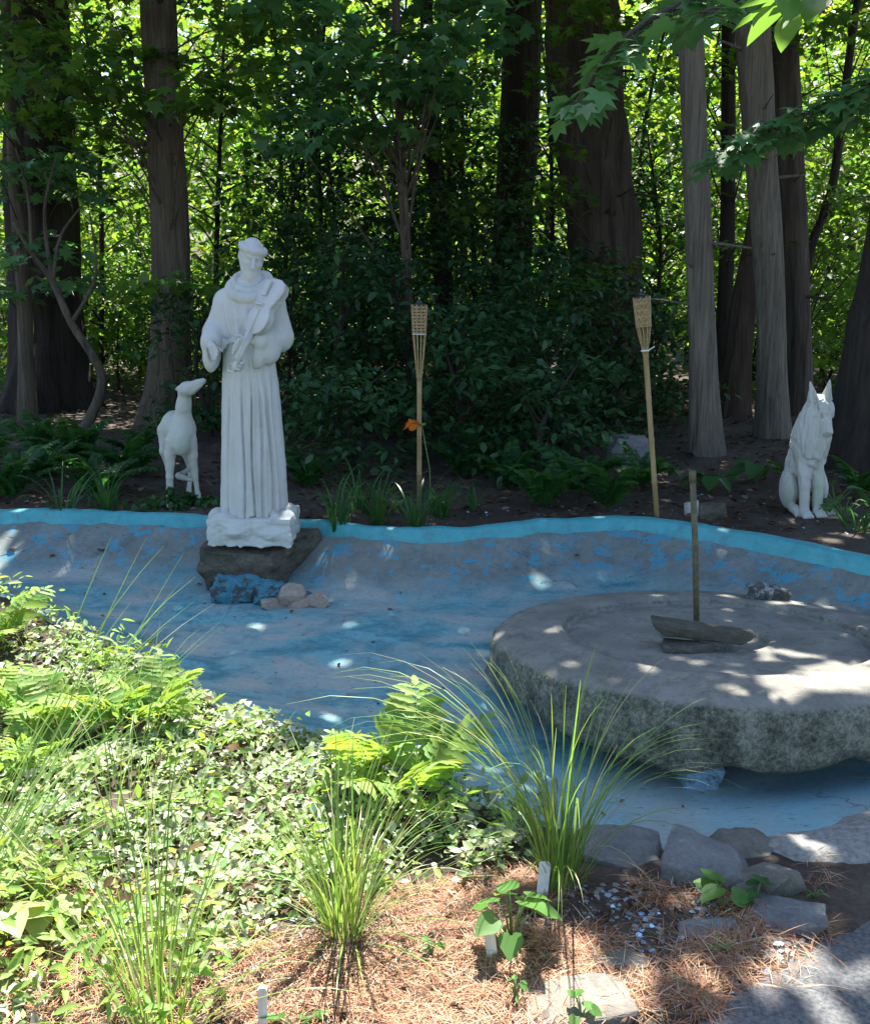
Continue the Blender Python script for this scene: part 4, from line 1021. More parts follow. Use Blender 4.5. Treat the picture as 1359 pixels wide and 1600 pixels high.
def build_stone():
    SEG = 176; V = []; F = []
    prof = [(.075, -.16), (.08, -.04), (.19, -.034), (.205, -.022), (.215, -.003), (.23, .0), (.33, .0), (.46, .001), (.555, .0), (.585, -.012), (.60, .008), (.612, .024), (.65, .026), (.70, .022), (.78, .015), (.84, .008), (.872, -.006), (.888, -.022), (.894, -.055), (.896, -.10), (.895, -.15), (.888, -.185), (.862, -.205), (.79, -.215), (.68, -.225), (.4, -.225), (.1, -.22), (.075, -.16)]
    for k, (r, z) in enumerate(prof[:-1]):
        for i in range(SEG):
            a = 2 * math.pi * i / SEG; ca, sa = math.cos(a), math.sin(a)
            edge = sstep(.6, .89, r); R_ = r * (STR / .89) * (1 + edge * .007 * float(fbm(ca * 2.2, sa * 2.2, 3, 3)))
            zz = z
            if z < -.1: zz = z + .05 * float(fbm(ca * 2.6, sa * 2.6, 8.8, 3)) * sstep(-.12, -.22, z); R_ *= 1 + .03 * float(fbm(ca * 3.3, sa * 3.3, z * 6, 3)) * edge
            if r > .86: R_ += .008 * float(fbm(ca * 14, sa * 14, z * 16, 3)); 
            zz += .004 * float(fbm(R_ * ca * 7, R_ * sa * 7, 1, 2)) if z > -.05 else 0
            V.append((R_ * ca, R_ * sa, zz))
    n_ = len(prof) - 1
    for k in range(n_):
        k2 = (k + 1) % n_
        for i in range(SEG):
            j = (i + 1) % SEG; F.append((k * SEG + i, k2 * SEG + i, k2 * SEG + j, k * SEG + j))
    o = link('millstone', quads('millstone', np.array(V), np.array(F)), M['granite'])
    bm = bmesh.new(); bm.from_mesh(o.data); bmesh.ops.recalc_face_normals(bm, faces=bm.faces); bm.to_mesh(o.data); bm.free()
    o.location = STC; o.rotation_euler = (-TILT, 0, 0); return tag(o, 'huge round granite millstone propped over the painted basin', 'millstone')
build_stone()
def on_stone(px, py):
    """point of the stone's tilted top under a pixel"""
    nrm = np.array([0, math.sin(TILT) * 1.0, math.cos(TILT)])
    nrm = np.array(Matrix.Rotation(-TILT, 3, 'X') @ Vector((0, 0, 1)))
    d = ray(px, py); c = np.array([0, 0, CAM_Z]); t = ((STC - c) @ nrm) / (d @ nrm); return c + d * t
M['pipe'] = plain('weathered_iron_pipe', (.13, .125, .075), .7, .35, 40, .3, .4, .3)
pb = on_stone(1091, 985); pt = D(1081, 735, pb[1]); 
e = empty('iron_pipe', tuple(pb)); tag(e, 'upright rusty olive iron pipe rising from the millstone centre', 'pipe')
MB().tube([(0, 0, -.13), tuple((pt - pb) * .5), tuple(pt - pb)], .0125, 14).build('pipe_shaft', M['pipe'], e)
q = pt - pb; MB().tube([tuple(q * .93), tuple(q * 1.0)], .0145, 14).build('pipe_collar', M['pipe'], e)
p = on_stone(1080, 1022); o = rock('slate_slab', 'short dark slate slab wedged beneath the long one on the millstone', p[0] - .01, p[1] + .06, .21, .14, .075, 'slate', 402, .15, p[2] - .036, (-TILT, .06), 'slab', rough=.015, top=.97)
p = on_stone(1092, 1012); o = rock('slate_slab', 'long tapered slate slab leaning at the foot of the iron pipe', p[0], p[1] + .0, .40, .12, .05, 'slate', 403, -.12, p[2] + .042, (-TILT, .09), 'slab', rough=.015, top=.95)
p = on_stone(1197, 940);  rock('lichened_rock', 'rough dark and white lichened rock resting near the millstone back edge', p[0], p[1] - .0, .19, .13, .095, 'rock_lichen', 408, .2, p[2] - .004, (-TILT, 0), 'rock', rough=.09, cuts=3)
p = P(1099, 1230, -.495); o = rock('concrete_block', 'small pale blue painted block propping up the millstone', p[0], p[1] + .05, .13, .13, .11, 'rock_pale_blue', 409, .06, float(G(p[0], p[1])) - .004, (0, 0), 'block', rough=.012, top=.99, n=8)

# ------------------------------------------------------------------ bamboo torches
M['bamboo'] = plain('bamboo', (.34, .24, .11), .55, .25, 25, .3, .4, stretch=(1, 1, .15))
M['cane'] = plain('woven_cane', (.36, .27, .13), .65, .35, 60, .4, .35)
M['can'] = plain('torch_canister', (.05, .05, .05), .4, .3, 20, .1, .5, .6)
M['wick'] = plain('wick', (.3, .3, .28), .9)
M['tie'] = plain('white_tie', (.7, .7, .66), .6)
def torch(label, Y, foot, top_px, wpx, tie, seedw):
    a = D(foot[0], foot[1], Y); t = D(top_px[0], top_px[1], Y); a = a.copy(); dirn = (t - a) / (t[2] - a[2]); zg = float(base_g(a[0], a[1])); a = a + dirn * (zg - a[2])
    e = empty('bamboo_torch', tuple(a)); tag(e, label, 'torch', 'bamboo garden torches on the far bank')
    L = t - a; H = np.linalg.norm(L); u = L / H
    q = Vector((0, 0, 1)).rotation_difference(Vector(u)); R = np.array(q.to_matrix()); W = lambda p: tuple(R @ np.array(p, float))
    s = Y / 1600; rp = wpx[0] * s / 2; rt = wpx[1] * s / 2
    zb = H - 42 * s; zs = H - 112 * s if not tie else H - 84 * s
    mb = MB(); zz = [-.12]; rr = [rp]; k = 0.22
    while k < zs: zz += [k - .008, k, k + .008]; rr += [rp, rp * 1.14, rp]; k += .235
    zz.append(zs); rr.append(rp * 1.05)
    mb.tube([W((0, 0, z)) for z in zz], rr, 12).build('pole', M['bamboo'], e)
    N_ = 10
    for i in range(N_):
        an = 2 * math.pi * i / N_
        pr = [(rp * .75, zs - .02), (rp * .95, zs + .02), (rt * .55, zs + (zb - zs) * .45), (rt * .86, zb - .005), (rt, H - .02), (rt * 1.03, H + .004)]
        MB().tube([W((r * math.cos(an), r * math.sin(an), z)) for r, z in pr], [rp * .28, rp * .3, rp * .27, rp * .25, rp * .24, rp * .2], 6).build('splint', M['cane'], e)
    nb = 9
    for j in range(nb):
        z = zb + (H - zb - .012) * j / (nb - 1); pts = []
        for i in range(4 * N_ + 1):
            an = 2 * math.pi * i / (4 * N_); r = rt * (.87 + .13 * j / (nb - 1)) + (.0042 if j % 2 else -.0042) * math.cos(an * N_ / 1.0 if True else 0) * (1 if True else 0)
            pts.append((r * math.cos(an), r * math.sin(an), z))
        V = []; F = []; hh = .0085 if seedw else .0062
        for p in pts: V += [W((p[0], p[1], p[2] - hh)), W((p[0], p[1], p[2] + hh)), W((p[0] * .94, p[1] * .94, p[2] + hh)), W((p[0] * .94, p[1] * .94, p[2] - hh))]
        for i in range(len(pts) - 1):
            for c in range(4): F.append((i * 4 + c, (i + 1) * 4 + c, (i + 1) * 4 + (c + 1) % 4, i * 4 + (c + 1) % 4))
        MB().add(V, F).build('weave_band', M['cane'], e, False)
    MB().tube([W((0, 0, zb + .01)), W((0, 0, zb + .02)), W((0, 0, H + .006)), W((0, 0, H + .012))], [rt * .55, rt * .72, rt * .74, rt * .5], 14).build('canister', M['can'], e)
    MB().tube([W((0, 0, H + .006)), W((0, 0, H + .02)), W((0, 0, H + .03))], [rt * .4, rt * .42, rt * .25], 10).build('burner_cap', M['can'], e)
    MB().tube([W((0, 0, H + .028)), W((0, 0, H + .045))], [.005, .004], 6).build('wick', M['wick'], e)
    MB().tube([W((rt * .9 * math.cos(x), rt * .9 * math.sin(x), zb - .006)) for x in np.linspace(0, 6.283, 25)], .003, 6, False).build('binding', M['tie'] if not tie else M['cane'], e)
    if tie:
        MB().tube([W((rp * 1.3 * math.cos(x), rp * 1.3 * math.sin(x), zs + .012)) for x in np.linspace(0, 6.283, 17)], .006, 6, False).tube([W((rp, -rp, zs + .012)), W((rp * 2.2, -rp, zs + .022)), W((rp * 3.2, -rp * 1.2, zs + .03))], .004, 6).build('tie', M['tie'], e)
    return e
torch('straight bamboo torch with open woven basket behind the orange flower', 5.94, (655, 800), (655, 477), (7.5, 23), False, 0)
torch('leaning bamboo torch with dense basket and white tie by the pale grey trunk', 5.68, (1026, 812), (1002, 465), (8.5, 25), True, 1)
# ------------------------------------------------------------------ plants
def blade_mesh(name, n, L, w_, spread, el, curl, az=(0, 2 * math.pi), segs=9, root=None, wob=.15):
    V = []; Q = []
    for i in range(n):
        a = rnd.uniform(*az); ln = rnd.uniform(*L); e0 = math.radians(rnd.uniform(*el)); cu = math.radians(rnd.uniform(*curl)); ww = w_ * rnd.uniform(.7, 1.2)
        r = spread * math.sqrt(rnd.random()); b = a + rnd.uniform(-1, 1); p = np.array([r * math.cos(b), r * math.sin(b), -.01]) if root is None else np.array(root, float)
        tw = rnd.uniform(-.6, .6); n0 = len(V)
        for k in range(segs + 1):
            t = k / segs; e_ = e0 - cu * t ** 1.7; aa = a + wob * math.sin(t * 2 + i)
            s = np.array([-math.sin(aa), math.cos(aa), 0]) * math.cos(tw * t) + np.array([0, 0, 1]) * math.sin(tw * t) * .5
            hw = ww / 2 * min(1, .55 + t * 2) * (1 - t) ** .55 + .0003
            V += [p - s * hw, p + s * hw]
            p = p + np.array([math.cos(e_) * math.cos(aa), math.cos(e_) * math.sin(aa), math.sin(e_)]) * ln / segs
        for k in range(segs): Q.append((n0 + 2 * k, n0 + 2 * k + 1, n0 + 2 * k + 3, n0 + 2 * k + 2))
    return np.array(V), np.array(Q)
def clump(name, label, px, py, z, parts, mat, cat='grass', group=None, xy=None):
    p = P(px, py, z) if xy is None else np.array([xy[0], xy[1], 0.0]); p[2] = float(G(p[0], p[1]))
    V = []; Q = []; o_ = 0
    for kw in parts:
        v_, q_ = blade_mesh(name, **kw); V.append(v_); Q.append(q_ + o_); o_ += len(v_)
    o = link(name, quads(name, np.concatenate(V), np.concatenate(Q)), M[mat]); o.location = p
    return tag(o, label, cat, group)
L_, R_ = math.pi, 0.0
clump('sedge_clump', 'tallest arching sedge clump between the millstone and the dug soil', 872, 1385, -.42, [
    dict(n=74, L=(.4, .78), w_=.0050, spread=.045, el=(74, 89), curl=(20, 110)),
    dict(n=18, L=(.75, .98), w_=.0052, spread=.04, el=(68, 80), curl=(80, 135), az=(L_ - .6, L_ + .35)),
    dict(n=9, L=(.55, .8), w_=.0048, spread=.04, el=(66, 80), curl=(80, 150), az=(-.5, .5)),
    dict(n=30, L=(.25, .5), w_=.0045, spread=.05, el=(55, 80), curl=(60, 170)),
    dict(n=40, L=(.08, .2), w_=.004, spread=.06, el=(50, 88), curl=(0, 40))], 'grass')
clump('sedge_clump', 'bushy upright sedge clump rooted in the sunlit needles', 540, 1465, -.42, [
    dict(n=110, L=(.28, .56), w_=.0046, spread=.045, el=(66, 88), curl=(15, 80)),
    dict(n=40, L=(.25, .45), w_=.0055, spread=.04, el=(35, 65), curl=(30, 100)),
    dict(n=10, L=(.18, .3), w_=.006, spread=.04, el=(10, 40), curl=(30, 60))], 'grass')
clump('grass_clump', 'thin wispy grass clump over the ground cover near the white stake', 250, 1625, -.42, [
    dict(n=60, L=(.35, .75), w_=.0042, spread=.05, el=(68, 88), curl=(5, 60)),
    dict(n=22, L=(.25, .5), w_=.0042, spread=.05, el=(35, 65), curl=(20, 90))], 'grass')
clump('grass_clump', 'long bladed grass leaning over the sensitive ferns towards the pool', -70, 1420, -.42, [
    dict(n=16, L=(.8, 1.1), w_=.0062, spread=.08, el=(48, 60), curl=(5, 45), az=(.55, 1.15)),
    dict(n=18, L=(.5, .85), w_=.0055, spread=.08, el=(35, 70), curl=(20, 90), az=(-.3, 1.2)),
    dict(n=24, L=(.3, .6), w_=.005, spread=.08, el=(40, 80), curl=(20, 90))], 'grass')
clump('grass_clump', 'thin grass blades arching beside the ferns at the pool shore', 200, 1290, -.42, [
    dict(n=26, L=(.35, .7), w_=.0042, spread=.12, el=(60, 85), curl=(20, 90))], 'grass')

# daylilies on the far bank
gd = 'daylily clumps along the far rim'
for i, (px, py, n_, ln) in enumerate([(530, 822, 30, .42), (590, 812, 34, .46), (650, 822, 30, .44), (690, 800, 26, .4), (560, 795, 26, .46), (740, 790, 12, .3)]):
    clump('daylily', 'strap leaved daylily clump behind the far rim near the straight torch', px, py, BANK + .02, [dict(n=n_, L=(ln * .6, ln), w_=.015, spread=.05, el=(60, 85), curl=(60, 130))], 'lily', 'daylily', gd)
for i, (px, py, lab) in enumerate([(100, 800, 'strap leaved clump under the ferns left of the fawn'), (168, 795, 'strap leaved clump just left of the fawn statue feet')]):
    clump('daylily', lab, px, py, BANK + .02, [dict(n=24, L=(.28, .48), w_=.014, spread=.05, el=(50, 85), curl=(60, 130))], 'lily', 'daylily')
clump('daylily', 'strap leaved clump beside the wolf statue at the thick trunk', 1338, 830, BANK, [dict(n=16, L=(.2, .36), w_=.013, spread=.05, el=(35, 80), curl=(60, 130))], 'lily', 'daylily')
M['petal'] = leaf_mat('orange_petal', (.62, .19, .02), (.6, .18, .02), .2, .01, .35, .5, .3)
def daylily_flower():
    f = D(659, 662, 5.82); a = np.array([f[0] + .05, 5.84, float(base_g(f[0], 5.84))])
    e = empty('daylily_flower', tuple(a)); tag(e, 'wilting orange daylily bloom hanging at the straight torch pole', 'flower')
    t = f - a; MB().tube([(0, 0, -.02), tuple(t * .5 + np.array([.02, 0, 0])), tuple(t * .97)], [.004, .0035, .003], 6).build('scape', M['stem'], e)
    MB().tube([tuple(t * .97), tuple(t + np.array([.012, 0, -.004])), tuple(t + np.array([-.005, -.005, -.008]))], [.004, .014, .012], 8).build('calyx', M['stem'], e)
    tv, tf = two_sided([(0, 0, 0), (0, .35, .05), (0, .7, .02), (0, 1, -.2)], [(.10, .2, .1), (.19, .5, .12), (.16, .75, .02), (.06, .93, -.14)])
    for k in range(6):
        R = rot(rnd.uniform(-.3, .3), rnd.uniform(-.8, .8), math.pi / 2 + rnd.uniform(-.75, .75)) @ rot(0, k * 1.05, 0)
        s = rnd.uniform(.085, .125); V = (tv * s) @ R.T + t + np.array([-.004, -.006, -.008])
        link('petal', pymesh('petal', V, tf), M['petal'], e)
daylily_flower()

# ferns
PIN = two_sided([(0, 0, 0), (0, .5, 0), (0, 1, -.1)], [(.11, .10, .02), (.20, .26, .03), (.14, .38, .01), (.20, .55, .02), (.12, .68, 0), (.12, .83, -.03)])
def frond_mesh(name, L, W, pairs, pin, pw, arch=.55, stalk=.22, sweep=.35, seed=0):
    r = np.random.default_rng(seed); T = []; R = []; S = []; pts = []
    def cen(t): 
        an = math.radians(72) - arch * t * 1.9; return t
    ts = np.linspace(0, 1, 24); p = np.zeros(3); el = math.radians(74); pts = [p.copy()]; els = [el]
    for k in range(1, 24):
        el = math.radians(74) - arch * (ts[k] ** 1.3) * 2.0; p = p + np.array([0, math.cos(el), math.sin(el)]) * L / 23; pts.append(p.copy()); els.append(el)
    pts = np.array(pts)
    for k in range(pairs):
        t = stalk + (1 - stalk) * k / pairs; c = np.array([np.interp(t, ts, pts[:, i]) for i in range(3)]); el = np.interp(t, ts, els)
        ln = W * (1 - ((k / pairs - .25) / .85) ** 2) ** .8 if k / pairs > .25 else W * (.8 + .2 * (k / pairs) / .25)
        for sx in (-1, 1):
            yaw = -sx * (math.pi / 2 - sweep) + r.normal(0, .07); q = Matrix.Rotation(el, 3, 'X') @ Matrix.Rotation(yaw, 3, 'Z') @ Matrix.Rotation(r.normal(-.18, .1), 3, 'X') @ Matrix.Rotation(r.normal(0, .15), 3, 'Y')
            T.append(c); R.append(np.array(q)); S.append((ln * pw, ln, ln))
    T.append(pts[-2]); R.append(np.array(Matrix.Rotation(els[-1], 3, 'X'))); S.append((W * .35 * pw * 2, W * .35, W * .35))
    tv, tf = pin; V = []; F = []
    for t_, r_, s_ in zip(T, R, S):
        o = len(V); V += list((tv * np.array(s_)) @ r_.T + t_); F += [tuple(i + o for i in f) for f in tf]
    o = len(V); w0 = L * .008
    for k in range(24): V += [pts[k] + np.array([-w0 * (1.1 - ts[k]), 0, 0]), pts[k] + np.array([w0 * (1.1 - ts[k]), 0, 0])]
    F += [(o + 2 * k, o + 2 * k + 1, o + 2 * k + 3, o + 2 * k + 2) for k in range(23)]
    return pymesh(name, V, F)
SF = [frond_mesh('frond', 1.0, .33, 11, PIN, .72, .5, .30, .42, s) for s in range(3)]
WF = [frond_mesh('frond', 1.0, .20, 26, SL, 1.0, .62, .12, .25, 10 + s) for s in range(3)]
def fern(label, x, y, n_, L, mats, kinds, group=None, az=(0, 2 * math.pi), lean=(-.35, .25)):
    e = empty('fern', (x, y, float(G(x, y)) - .01)); tag(e, label, 'fern', group)
    for i in range(n_):
        me = kinds[i % 3]
        o = link('frond', me, M[mats], e); s = L * rnd.uniform(.7, 1.15); o.scale = (s, s, s)
        a = az[0] + (az[1] - az[0]) * (i + rnd.uniform(.1, .9)) / n_
        o.rotation_euler = (rnd.uniform(*lean), rnd.uniform(-.15, .15), a)
        o.location = (rnd.uniform(-.02, .02), rnd.uniform(-.02, .02), 0)
    return e
for i, (px, py, z, n_, L, lab) in enumerate([
        (30, 1120, -.36, 6, .32, 'sunlit pale sensitive fern at the left shore of the pool'), (110, 1140, -.38, 6, .30, 'sunlit sensitive fern with drooping fronds beside the pale one'),
        (190, 1130, -.38, 5, .30, 'sunlit sensitive fern under the leaning long grass blades'), (245, 1130, -.38, 5, .32, 'sunlit sensitive fern with a tall yellow frond over the pool water line'),
        (60, 1190, -.40, 5, .26, 'low sensitive fern spreading over the ground cover'), (-20, 1010, -.30, 6, .36, 'sensitive fern standing furthest up the left shore'),
        (-10, 1230, -.40, 5, .26, 'low sensitive fern under the long grass')]):
    p = P(px, py, z); fern(lab, p[0], p[1], n_, L, 'sfern', SF)
for i, (px, py, n_, L, lab) in enumerate([(640, 1262, 6, .37, 'bright yellow green sensitive fern between the two sedge clumps'), (575, 1232, 4, .32, 'darker small sensitive fern behind the bright one at the shore')]):
    p = P(px, py, -.42); fern(lab, p[0], p[1], n_, L, 'sfern', SF)
gf = 'ferns on the shaded bank left of the fawn'
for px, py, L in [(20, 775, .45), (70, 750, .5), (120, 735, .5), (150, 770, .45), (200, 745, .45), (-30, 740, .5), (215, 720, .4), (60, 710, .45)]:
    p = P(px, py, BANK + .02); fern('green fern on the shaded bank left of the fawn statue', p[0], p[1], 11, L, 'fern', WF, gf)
gf2 = 'ferns under the shrubs behind the far rim'
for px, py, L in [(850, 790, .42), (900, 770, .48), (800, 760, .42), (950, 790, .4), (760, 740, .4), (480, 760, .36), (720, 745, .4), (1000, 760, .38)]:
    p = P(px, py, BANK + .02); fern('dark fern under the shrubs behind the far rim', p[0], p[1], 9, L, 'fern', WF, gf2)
p = P(1345, 775, BANK); fern('dark fern at the foot of the thick trunk beside the wolf', p[0], p[1], 9, .34, 'fern', WF)

# leafy plants whose leaves can be told apart
LEAFM = {}
def leaf_obj(kind, tpl, mat, parent, loc, rz, pitch, s, name='leaf', roll=0.0):
    k = (kind, mat)
    if k not in LEAFM:
        me = pymesh(name, tpl[0], tpl[1]); LEAFM[k] = me
    o = link(name, LEAFM[k], M[mat], parent); o.location = loc
    o.rotation_euler = (Matrix.Rotation(rz, 3, 'Z') @ Matrix.Rotation(pitch, 3, 'X') @ Matrix.Rotation(roll, 3, 'Y')).to_euler(); o.scale = (s, s, s); return o
def leafy(name, label, px, py, z, n_, h, size, tpl, kind, mat, spread, cat='plant', group=None, stem=.0022):
    p = P(px, py, z); p[2] = float(G(p[0], p[1])); e = empty(name, tuple(p)); tag(e, label, cat, group)
    mb = MB()
    for i in range(n_):
        a = 6.283 * (i + rnd.uniform(-.3, .3)) / n_ * 1.6; r = spread * rnd.uniform(.3, 1); hh = h * rnd.uniform(.45, 1)
        tip = np.array([r * math.cos(a), r * math.sin(a), hh])
        mb.tube([(0, 0, -.01), tuple(tip * np.array([.4, .4, .65])), tuple(tip)], [stem, stem, stem * .7], 6)
        leaf_obj(kind, tpl, mat, e, tuple(tip), a - math.pi / 2, rnd.uniform(-.6, .15), size * rnd.uniform(.7, 1.15), roll=rnd.uniform(-.4, .4))
    mb.build('stem', M['stem'], e); return e
leafy('violet_plant', 'sunlit heart leaved plant beside the paper tag at the needle edge', 800, 1490, -.42, 11, .15, .062, HT, 'HT', 'heart', .07)
leafy('violet_plant', 'shaded heart leaved plant growing in front of the peaked rock', 1128, 1425, -.42, 5, .075, .062, HT, 'HT', 'heart', .05)
leafy('violet_plant', 'single dark heart leaf plant at the sloping greenish rock', 1180, 1418, -.42, 3, .07, .06, HT, 'HT', 'hosta', .03)
leafy('clover_plant', 'small clover like plant in front of the large tan rock', 908, 1598, -.42, 5, .07, .034, HT, 'HT', 'heart', .035)
leafy('broad_leaf_plant', 'low rounded leaf plant beside the white stake', 462, 1618, -.42, 7, .045, .06, OV, 'OVb', 'heart', .05)
leafy('seedling', 'tiny seedling at the squared block of rock', 1272, 1405, -.42, 5, .035, .025, OV, 'OVs', 'heart', .02)
leafy('seedling', 'tiny two leaved seedling beside the low flat stone', 1130, 1498, -.42, 5, .03, .022, OV, 'OVs', 'heart', .02)
leafy('seedling', 'slender yellow green seedling in the needles before the paper tag', 805, 1570, -.42, 6, .07, .024, OV, 'OVs', 'heart', .014)
leafy('seedling', 'short green seedling between the bushy sedge and the paper tag', 672, 1500, -.42, 5, .05, .03, OV, 'OVs', 'heart', .014)
for px, py, lab in [(20, 1395, 'large pale leaved plant in the ground cover under the long grass'), (70, 1440, 'large drooping pale leaved plant beside the wispy grass clump'), (10, 1480, 'large grey green leaved plant over the sunlit needles')]:
    leafy('broad_leaf_plant', lab, px, py, -.42, 6, .12, .085, HT, 'HT', 'cover', .08)
for px, py, n_, s, lab in [(1110, 770, 9, .15, 'hosta clump at the foot of the pale grey trunk'), (1180, 760, 9, .15, 'hosta clump between the pale trunk and the split seam cedar'), (1302, 800, 7, .17, 'broad leaved hosta behind the seated wolf'), (1065, 765, 5, .12, 'small hosta near the leaning torch')]:
    leafy('hosta', lab, px, py, BANK, n_, .16, s, HO, 'HO', 'hosta', .1, 'hosta', stem=.004)
leafy('leafy_plant', 'small pale leaved plant at the rim beside the wolf', 1318, 822, BANK, 14, .16, .05, OV, 'OVp', 'heart', .1)
leafy('leafy_plant', 'small upright leafy shoot in front of the dark shrubs by the huge cedar', 885, 640, -.05, 16, .35, .075, OV, 'OVm', 'maple_blue', .14)

# ground cover, needles, litter
cov = [P(-120, 1680, -.42), P(330, 1660, -.42), P(390, 1500, -.42), P(470, 1425, -.42), P(600, 1400, -.42), P(740, 1392, -.42), P(830, 1330, -.42), P(850, 1290, -.42), P(760, 1250, -.42), P(640, 1195, -.42), P(530, 1165, -.40), P(430, 1120, -.37), P(320, 1075, -.33), P(200, 1020, -.3), P(90, 965, -.25), P(-30, 915, -.2), P(-300, 930, -.2), P(-400, 1200, -.4)]
q = sample_poly(cov, 27000); dd = polydist(q[:, 0], q[:, 1], POOL); q = q[dd < -.005]
hh = .035 + .05 * np.clip(fbm(q[:, 0] * 4, q[:, 1] * 4, 2.2, 3) + .4, 0, 1.2)
pat = fbm(q[:, 0] * 3.1, q[:, 1] * 3.1, 7.7, 3); near = sstep(2.35, 2.05, q[:, 1]); kk = pat > -.42 + .38 * near + .25 * rng.normal(size=len(pat)); q = q[kk]; hh = hh[kk]
T = np.stack([q[:, 0], q[:, 1], base_g(q[:, 0], q[:, 1]) + hh * np.sqrt(rng.uniform(0.02, 1.1, len(q)))], 1)
gc = link('ground_cover', inst_mesh('ground_cover', OV, T, rots(len(T), .5, .0), .027 * rng.uniform(.4, 1.7, len(T))), M['cover'])
tag(gc, 'small leaved evergreen ground cover spreading over the sunlit bank', 'ground cover', kind='stuff')
qw = sample_poly(cov, 5200); qw = qw[(polydist(qw[:, 0], qw[:, 1], POOL) < -.02) & (fbm(qw[:, 0] * 3.7, qw[:, 1] * 3.7, 12.2, 3) > .12)]
T = np.stack([qw[:, 0], qw[:, 1], base_g(qw[:, 0], qw[:, 1]) + rng.uniform(.05, .17, len(qw))], 1)
wl = link('weed_leaves', inst_mesh('weed_leaves', SL, T, rots(len(T), .5, .15), .048 * rng.uniform(.5, 1.4, len(T))), M['sfern'])
tag(wl, 'taller yellow green weeds sprouting through the ground cover', 'weeds', kind='stuff')
NEE = (np.array([(-.011, 0, 0), (.011, 0, 0), (.012, .5, .05), (-.010, .5, .05), (0, 1, 0)], float), [[0, 1, 2, 3], [3, 2, 4]])
nd = [P(280, 1680, -.42), P(360, 1480, -.42), P(470, 1410, -.42), P(740, 1375, -.42), P(900, 1385, -.42), P(930, 1440, -.42), P(960, 1480, -.42), P(1010, 1530, -.42), P(1120, 1560, -.42), P(1060, 1680, -.42)]
q1 = sample_poly(nd, 30000)
q2 = sample_poly([P(-120, 1680, -.42), P(380, 1680, -.42), P(420, 1400, -.42), P(-60, 1350, -.42)], 8000)
q3 = np.concatenate([sample_poly([P(a, b_, -.42), P(a + c_, b_, -.42), P(a + c_, b_ + d_, -.42), P(a, b_ + d_, -.42)], n_) for a, b_, c_, d_, n_ in [(980, 1370, 110, 45, 900), (1050, 1480, 130, 60, 900), (960, 1540, 160, 60, 2200), (1240, 1335, 60, 50, 500), (1100, 1410, 110, 60, 700), (900, 1440, 400, 130, 900), (770, 1360, 130, 60, 1200)]])
q = np.concatenate([q1, q2, q3]); q = q[fbm(q[:, 0] * 4.3, q[:, 1] * 4.3, 3.9, 3) + .5 * rng.normal(size=len(q)) * .5 > -.32]; q = q[polydist(q[:, 0], q[:, 1], POOL) < -.01]
T = np.stack([q[:, 0], q[:, 1], base_g(q[:, 0], q[:, 1]) + rng.uniform(.001, .016, len(q))], 1)
pn = link('pine_needles', inst_mesh('pine_needles', NEE, T, rots(len(T), .13, 0), .065 * rng.uniform(.6, 1.3, len(T))), M['needle'])
tag(pn, 'fallen orange brown needles covering the front bank', 'needles', kind='stuff')
q = np.concatenate([sample_poly([(-4.6, 5.4), (4.6, 5.0), (5.4, 12.5), (-5.4, 12.5)], 9000), sample_poly([P(300, 1660, -.42), P(480, 1420, -.42), P(860, 1380, -.42), P(1150, 1400, -.42), P(1150, 1600, -.42)], 500)])
q = q[polydist(q[:, 0], q[:, 1], POOL) < -.12]
T = np.stack([q[:, 0], q[:, 1], base_g(q[:, 0], q[:, 1]) + rng.uniform(.004, .02, len(q))], 1)
qp = sample_poly(POOL, 200); qp = qp[fbm(qp[:, 0] * 2, qp[:, 1] * 2, 5, 2) > .0]; dp_ = polydist(qp[:, 0], qp[:, 1], POOL); zs_ = pool_z(qp[:, 0], qp[:, 1], dp_); qs = np.hypot(qp[:, 0] - STC[0], qp[:, 1] - STC[1]) > .95
qc = sample_poly(cov, 70); qc = qc[polydist(qc[:, 0], qc[:, 1], POOL) < -.05]; NC = len(qc)
T = np.concatenate([np.stack([qc[:, 0], qc[:, 1], base_g(qc[:, 0], qc[:, 1]) + .085], 1), T, np.stack([qp[:, 0], qp[:, 1], zs_ + .006], 1)[qs & (dp_ > .1)]])
lt = link('leaf_litter', inst_mesh('leaf_litter', OV, T, rots(len(T), .25, 0), np.where(np.arange(len(T)) < NC, .055, np.where(T[:, 1] < 5.3, .026, .06)) * rng.uniform(.5, 1.3, len(T))), M['dead'])
tag(lt, 'brown fallen leaves on the shaded soil under the trees', 'leaf litter', kind='stuff')
CHV = (np.array([(-.5, -.4, 0), (.5, -.3, 0), (.35, .5, 0), (-.4, .4, 0), (0, 0, .35)], float), [[0, 1, 4], [1, 2, 4], [2, 3, 4], [3, 0, 4]])
M['chip'] = leaf_mat('stone_and_paint_chip', (.22, .21, .20), (.1, .1, .1), .5, .02, .0, .8, .2, second=(.35, .52, .68), sfrac=.22)
q = np.concatenate([sample_poly([P(880, 1390, -.42), P(1060, 1370, -.42), P(1290, 1450, -.42), P(1150, 1580, -.42), P(960, 1500, -.42)], 650), sample_poly(nd, 350), sample_poly([(-.2, 5.6), (2.8, 5.2), (2.8, 6.4), (-.2, 6.4)], 250)]); q = q[polydist(q[:, 0], q[:, 1], POOL) < -.02]
T = np.stack([q[:, 0], q[:, 1], base_g(q[:, 0], q[:, 1]) + .001], 1)
ch = link('soil_chips', inst_mesh('soil_chips', CHV, T, rots(len(T), .1, 0), .011 * rng.uniform(.4, 1.6, len(T)) ** 1.3), M['chip'])
tag(ch, 'small stone crumbs and blue paint flakes lying on the soil', 'chips', kind='stuff')
